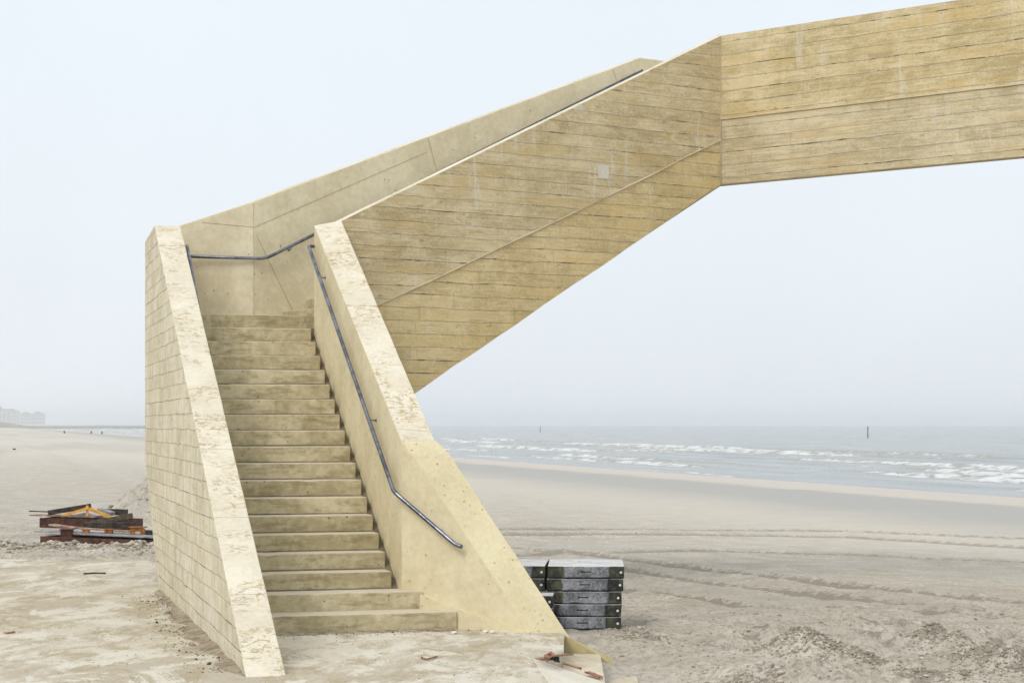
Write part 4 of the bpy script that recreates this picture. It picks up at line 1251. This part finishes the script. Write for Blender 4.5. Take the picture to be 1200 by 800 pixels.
X_ = np.concatenate([X_, RNG.uniform(-10.5, -4.6, n2_)]); Y_ = np.concatenate([Y_, RNG.uniform(29.2, 33, n2_)]); R_c = np.concatenate([R_c, RNG.gamma(1.6, .009, n2_).clip(.006, .05)])
n3_ = 700
X_ = np.concatenate([X_, -6.55 + RNG.normal(0, .8, n3_)]); Y_ = np.concatenate([Y_, 38.2 + RNG.normal(0, 1.1, n3_)]); R_c = np.concatenate([R_c, RNG.gamma(1.5, .010, n3_).clip(.008, .05)])
D_ = RNG.random(len(X_)) < .38
clod_mesh('sand_clods', np.stack([X_, Y_, ground(X_, Y_) + R_c * .2], -1), R_c, D_, [M['clod_sand'], M['clod_damp']], 'clods of sand banked before the rusty girders')

# red shards by the ramp
def shard(label, a, b, w, h, mat='brick', cat='shard', name='brick_shard', group='brick red shards by the ramp'):
    bm = bmesh.new()
    add_beam(bm, a, b, w * .62, h * .62)
    bmesh.ops.subdivide_edges(bm, edges=bm.edges, cuts=1, use_grid_fill=True)
    rr = random.Random(label)
    for v in bm.verts: v.co += Vector((rr.uniform(-1, 1), rr.uniform(-1, 1), rr.uniform(-1, 1))) * min(w, h) * .22
    o = link_bm(name, bm, M[mat])
    return tag(o, label, cat, group)
shard('chunky upright red shard beside the ramp edge', on_z(640, 770.5, .03), on_z(648, 766, .09), .06, .06)
shard('pale coral flat strip lying over the paving edge', on_z(650, 768, .06), on_z(670, 766, .04), .05, .018)
shard('thin red sliver lying flat at the left of the shards', on_z(631, 771.5, .012), on_z(646, 772.5, .012), .05, .016)
shard('long dull red sliver running along the ramp edge', on_z(655, 775, -.09), on_z(680, 783, -.10), .04, .02)
shard('dark red sliver at the lower end of the ramp edge', on_z(688, 787, -.14), on_z(704, 793, -.15), .06, .024)
shard('black scrap among the red shards', on_z(645, 769, .045), on_z(656, 773, .02), .06, .05, 'dark', 'scrap', 'rubber_scrap')
shard('thin red sliver against the bottom step', on_z(500, 738.5, .012), on_z(535, 738, .012), .03, .012)
shard('small red chip on the paving at far left', on_z(6, 741, .01), on_z(17, 740, .01), .05, .018)
# twig on the paving
bm = bmesh.new(); add_tube(bm, [on_z(494, 770, .012), on_z(500, 772, .014), on_z(506, 770.5, .016), on_z(512, 768.5, .012)], .008, 6); add_tube(bm, [on_z(495, 770.5, .02), on_z(493.5, 768.5, .05)], .005, 6)
o = link_bm('twig', bm, M['brick']); tag(o, 'short reddish twig lying on the paving before the steps', 'twig')
bm = bmesh.new(); add_tube(bm, [on_z(98, 671.8, .01), on_z(110, 671.0, .012), on_z(124, 671.2, .01)], .012, 6)
o = link_bm('stick', bm, M['timber_olive']); tag(o, 'thin dark stick lying on the paving left of the tower', 'stick')
for (px, py, lab) in ((532, 741.0, 'pale stone crumb nearest the bottom step end'), (569, 739.5, 'larger pale stone at the foot of the wing wall'), (577, 740, 'small pale stone right of the larger one at the wing wall')):
    bm = bmesh.new(); q = on_z(px, py, .01); lump(bm, q, .028, px, (1.3, 1, .6)); o = link_bm('stone', bm, M['tread'], uv=False); tag(o, lab, 'stone', 'pale stones at the wing wall')

# ================================================================== FAR THINGS
def sea_post(px, ytop, d, r, label):
    b = Vector(((px - 600) / F * d, d, SEA - .5)); top = EYE - (ytop - 497) / F * d
    o = empty('sea_post', b, label, 'post', 'posts standing in the sea')
    bm = bmesh.new(); bmesh.ops.create_cone(bm, cap_ends=True, segments=10, radius1=r, radius2=r * .85, depth=top - b.z, matrix=Matrix.Translation((b.x, b.y, (top + b.z) / 2)))
    link_bm('shaft', bm, M['post'], o)
    bm = bmesh.new(); bmesh.ops.create_cone(bm, cap_ends=True, segments=10, radius1=r * 1.25, radius2=r * 1.1, depth=.22, matrix=Matrix.Translation((b.x, b.y, top + .05)))
    link_bm('cap_ring', bm, M['post'], o)
sea_post(1017, 500.5, 440, .12, 'dark post standing out in the sea on the right')
sea_post(633, 500, 720, .12, 'fainter far post in the sea near the staircase wing wall')
for px, d, lab in ((75.5, 560, 'leftmost tiny dark post far off on the beach'), (107, 600, 'middle tiny dark post far off on the beach'), (119.5, 585, 'rightmost tiny dark post far off on the beach')):
    b = Vector(((px - 600) / F * d, d, 0)); z = float(ground(np.array([[b.x]]), np.array([[b.y]]))[0, 0])
    bm = bmesh.new(); bmesh.ops.create_cone(bm, cap_ends=True, segments=8, radius1=.26, radius2=.2, depth=.7, matrix=Matrix.Translation((b.x, b.y, z + .25))); 
    bmesh.ops.create_cone(bm, cap_ends=True, segments=8, radius1=.3, radius2=.26, depth=.12, matrix=Matrix.Translation((b.x, b.y, z + .62)))
    o = link_bm('beach_post', bm, M['post'], uv=False); tag(o, lab, 'post', 'tiny posts far along the beach')
bm = bmesh.new(); q = on_z(16.7, 526.5, 0); lump(bm, q, .14, 5, (1.2, 1, .8)); o = link_bm('driftwood', bm, M['timber'], uv=False); tag(o, 'lone dark lump of driftwood on the far left sand', 'driftwood')

def building(px0, px1, ytop, d, label, storeys, roof='flat'):
    c = Vector(((px0 + px1) / 2 - 600, 0, 0)) / F * d
    w = (px1 - px0) / F * d; top = EYE - (ytop - 497) / F * d
    o = empty('apartment_building', (c.x, d, 1.5), label, 'building', 'hazy buildings along the shore')
    h = top - 1.5
    bm = bmesh.new(); add_box(bm, (c.x, d + 12, 1.5 + h * .42), (w, 24, h * .84))
    link_bm('wall', bm, M['wallfar'], o)
    bm = bmesh.new()
    z0 = 1.5 + h * .84
    if roof == 'flat':
        add_box(bm, (c.x, d + 6, z0 + h * .02), (w * 1.03, 12.6, h * .05)); add_box(bm, (c.x - w * .1, d + 6, z0 + h * .1), (w * .5, 7, h * .14))
    else:
        loft(bm, [Vector((c.x - w * .53, d - .4, z0)), Vector((c.x + w * .53, d - .4, z0)), Vector((c.x, d - .4, top))], [Vector((c.x - w * .53, d + 12.4, z0)), Vector((c.x + w * .53, d + 12.4, z0)), Vector((c.x, d + 12.4, top))])
    link_bm('roof', bm, M['rooffar'], o)
    for i in range(storeys):
        for j in range(4):
            bm = bmesh.new(); add_box(bm, (c.x - w * .36 + j * w * .24, d - .02, 1.5 + h * .84 * (i + .55) / storeys), (w * .13, .12, h * .84 / storeys * .5))
            link_bm('window', bm, M['glassfar'], o)
BD = 3700
building(-14, 8, 476.5, BD, 'tallest hazy block at the left edge of the picture', 5)
building(7, 20, 478.5, BD + 300, 'hazy gabled block joined right of the tallest one', 4, 'gable')
building(24, 36, 482.5, BD + 250, 'hazy gabled building between the gabled block and the last one', 3, 'gable')
building(38, 50, 482.0, BD + 400, 'rightmost hazy building along the shore', 3, 'gable')
# dune under the buildings
ux = np.linspace(-1400, -250, 70); uy = np.linspace(1200, 4200, 60)
DX, DY = np.meshgrid(ux, uy)
edge = -.2515 * DY + 10
DZ = -1.0 + 7.0 * sstep(0, -30, DX - edge) * sstep(1200, 1700, DY) + 2.5 * fbm(DX * .03, DY * .012, 3, 91)
o = grid_mesh('dune', DX, DY, DZ, M['dune']); tag(o, kind='structure', label='low grassy dune below the hazy buildings')

# ================================================================== AIR, SKY, LIGHT, CAMERA
bm = bmesh.new()
add_box(bm, (500, 3500, 14.5), (22000, 15000, 35))
hz = link_bm('haze', bm, [], None, uv=False)
mh = bpy.data.materials.new('sea_haze'); mh.use_nodes = True
nt = mh.node_tree; nt.nodes.clear()
pv = nt.nodes.new('ShaderNodeVolumePrincipled'); pv.inputs['Color'].default_value = (.94, .965, 1.0, 1); pv.inputs['Density'].default_value = .00033
pv.inputs['Anisotropy'].default_value = .2
om = nt.nodes.new('ShaderNodeOutputMaterial'); nt.links.new(pv.outputs[0], om.inputs['Volume'])
hz.data.materials.append(mh); tag(hz, 'thin sea haze', kind='stuff')

SUN_EL, SUN_AZ = math.radians(42), math.radians(212)     # azimuth clockwise from +Y: behind the viewer, a little to the left
w = bpy.data.worlds.new('World'); S.world = w
t = NT(w)
sky = t.n('TexSky', sky_type='NISHITA'); sn = t.last
sn.sun_disc = False; sn.sun_elevation = SUN_EL; sn.sun_rotation = SUN_AZ; sn.air_density = 1.0; sn.dust_density = 4.0; sn.altitude = 0
g = t.n('TexCoord'); t.n('SeparateXYZ', {0: g}); el = t.last.outputs[2]
hzc = t.mix(t.ramp(el, -.02, .20), C4(6.35, 6.75, 7.15), C4(6.6, 7.03, 7.45))
zen = t.mix(t.ramp(el, .18, .9), hzc, C4(8.2, 8.4, 8.6))
cl = t.noise(g, 2.2, 5, .55, .3)
zen = t.mix(.5, zen, t.mix(t.ramp(cl, .3, .7), C4(.93, .93, .93), C4(1.07, 1.07, 1.07)), 'MULTIPLY')
zen2 = t.mix(.10, zen, sky)
bg = t.n('Background', {'Color': zen2, 'Strength': .10})
t.n('OutputWorld', {'Surface': bg})

sl = bpy.data.lights.new('sun', 'SUN'); sl.energy = 0.95; sl.angle = math.radians(22); sl.color = (1, .96, .90)
so = bpy.data.objects.new('sun', sl); COL.objects.link(so)
dirv = Vector((math.sin(SUN_AZ) * math.cos(SUN_EL), math.cos(SUN_AZ) * math.cos(SUN_EL), math.sin(SUN_EL)))
so.rotation_euler = dirv.to_track_quat('Z', 'Y').to_euler(); so.location = (0, 0, 30)

cam = bpy.data.cameras.new('camera'); co_ = bpy.data.objects.new('camera', cam); COL.objects.link(co_)
cam.sensor_width = 36; cam.lens = F * 36 / 1200
cam.shift_x = 0; cam.shift_y = 97 / 1200
cam.clip_start = .1; cam.clip_end = 20000
co_.location = (0, 0, EYE); co_.rotation_euler = (math.radians(90), 0, 0)
S.camera = co_
S.view_settings.view_transform = 'Standard'; S.view_settings.look = 'None'; S.view_settings.gamma = 1
S.view_settings.exposure = .50
S.cycles.use_denoising = True
S.cycles.max_bounces = 8; S.cycles.diffuse_bounces = 4; S.cycles.volume_bounces = 2
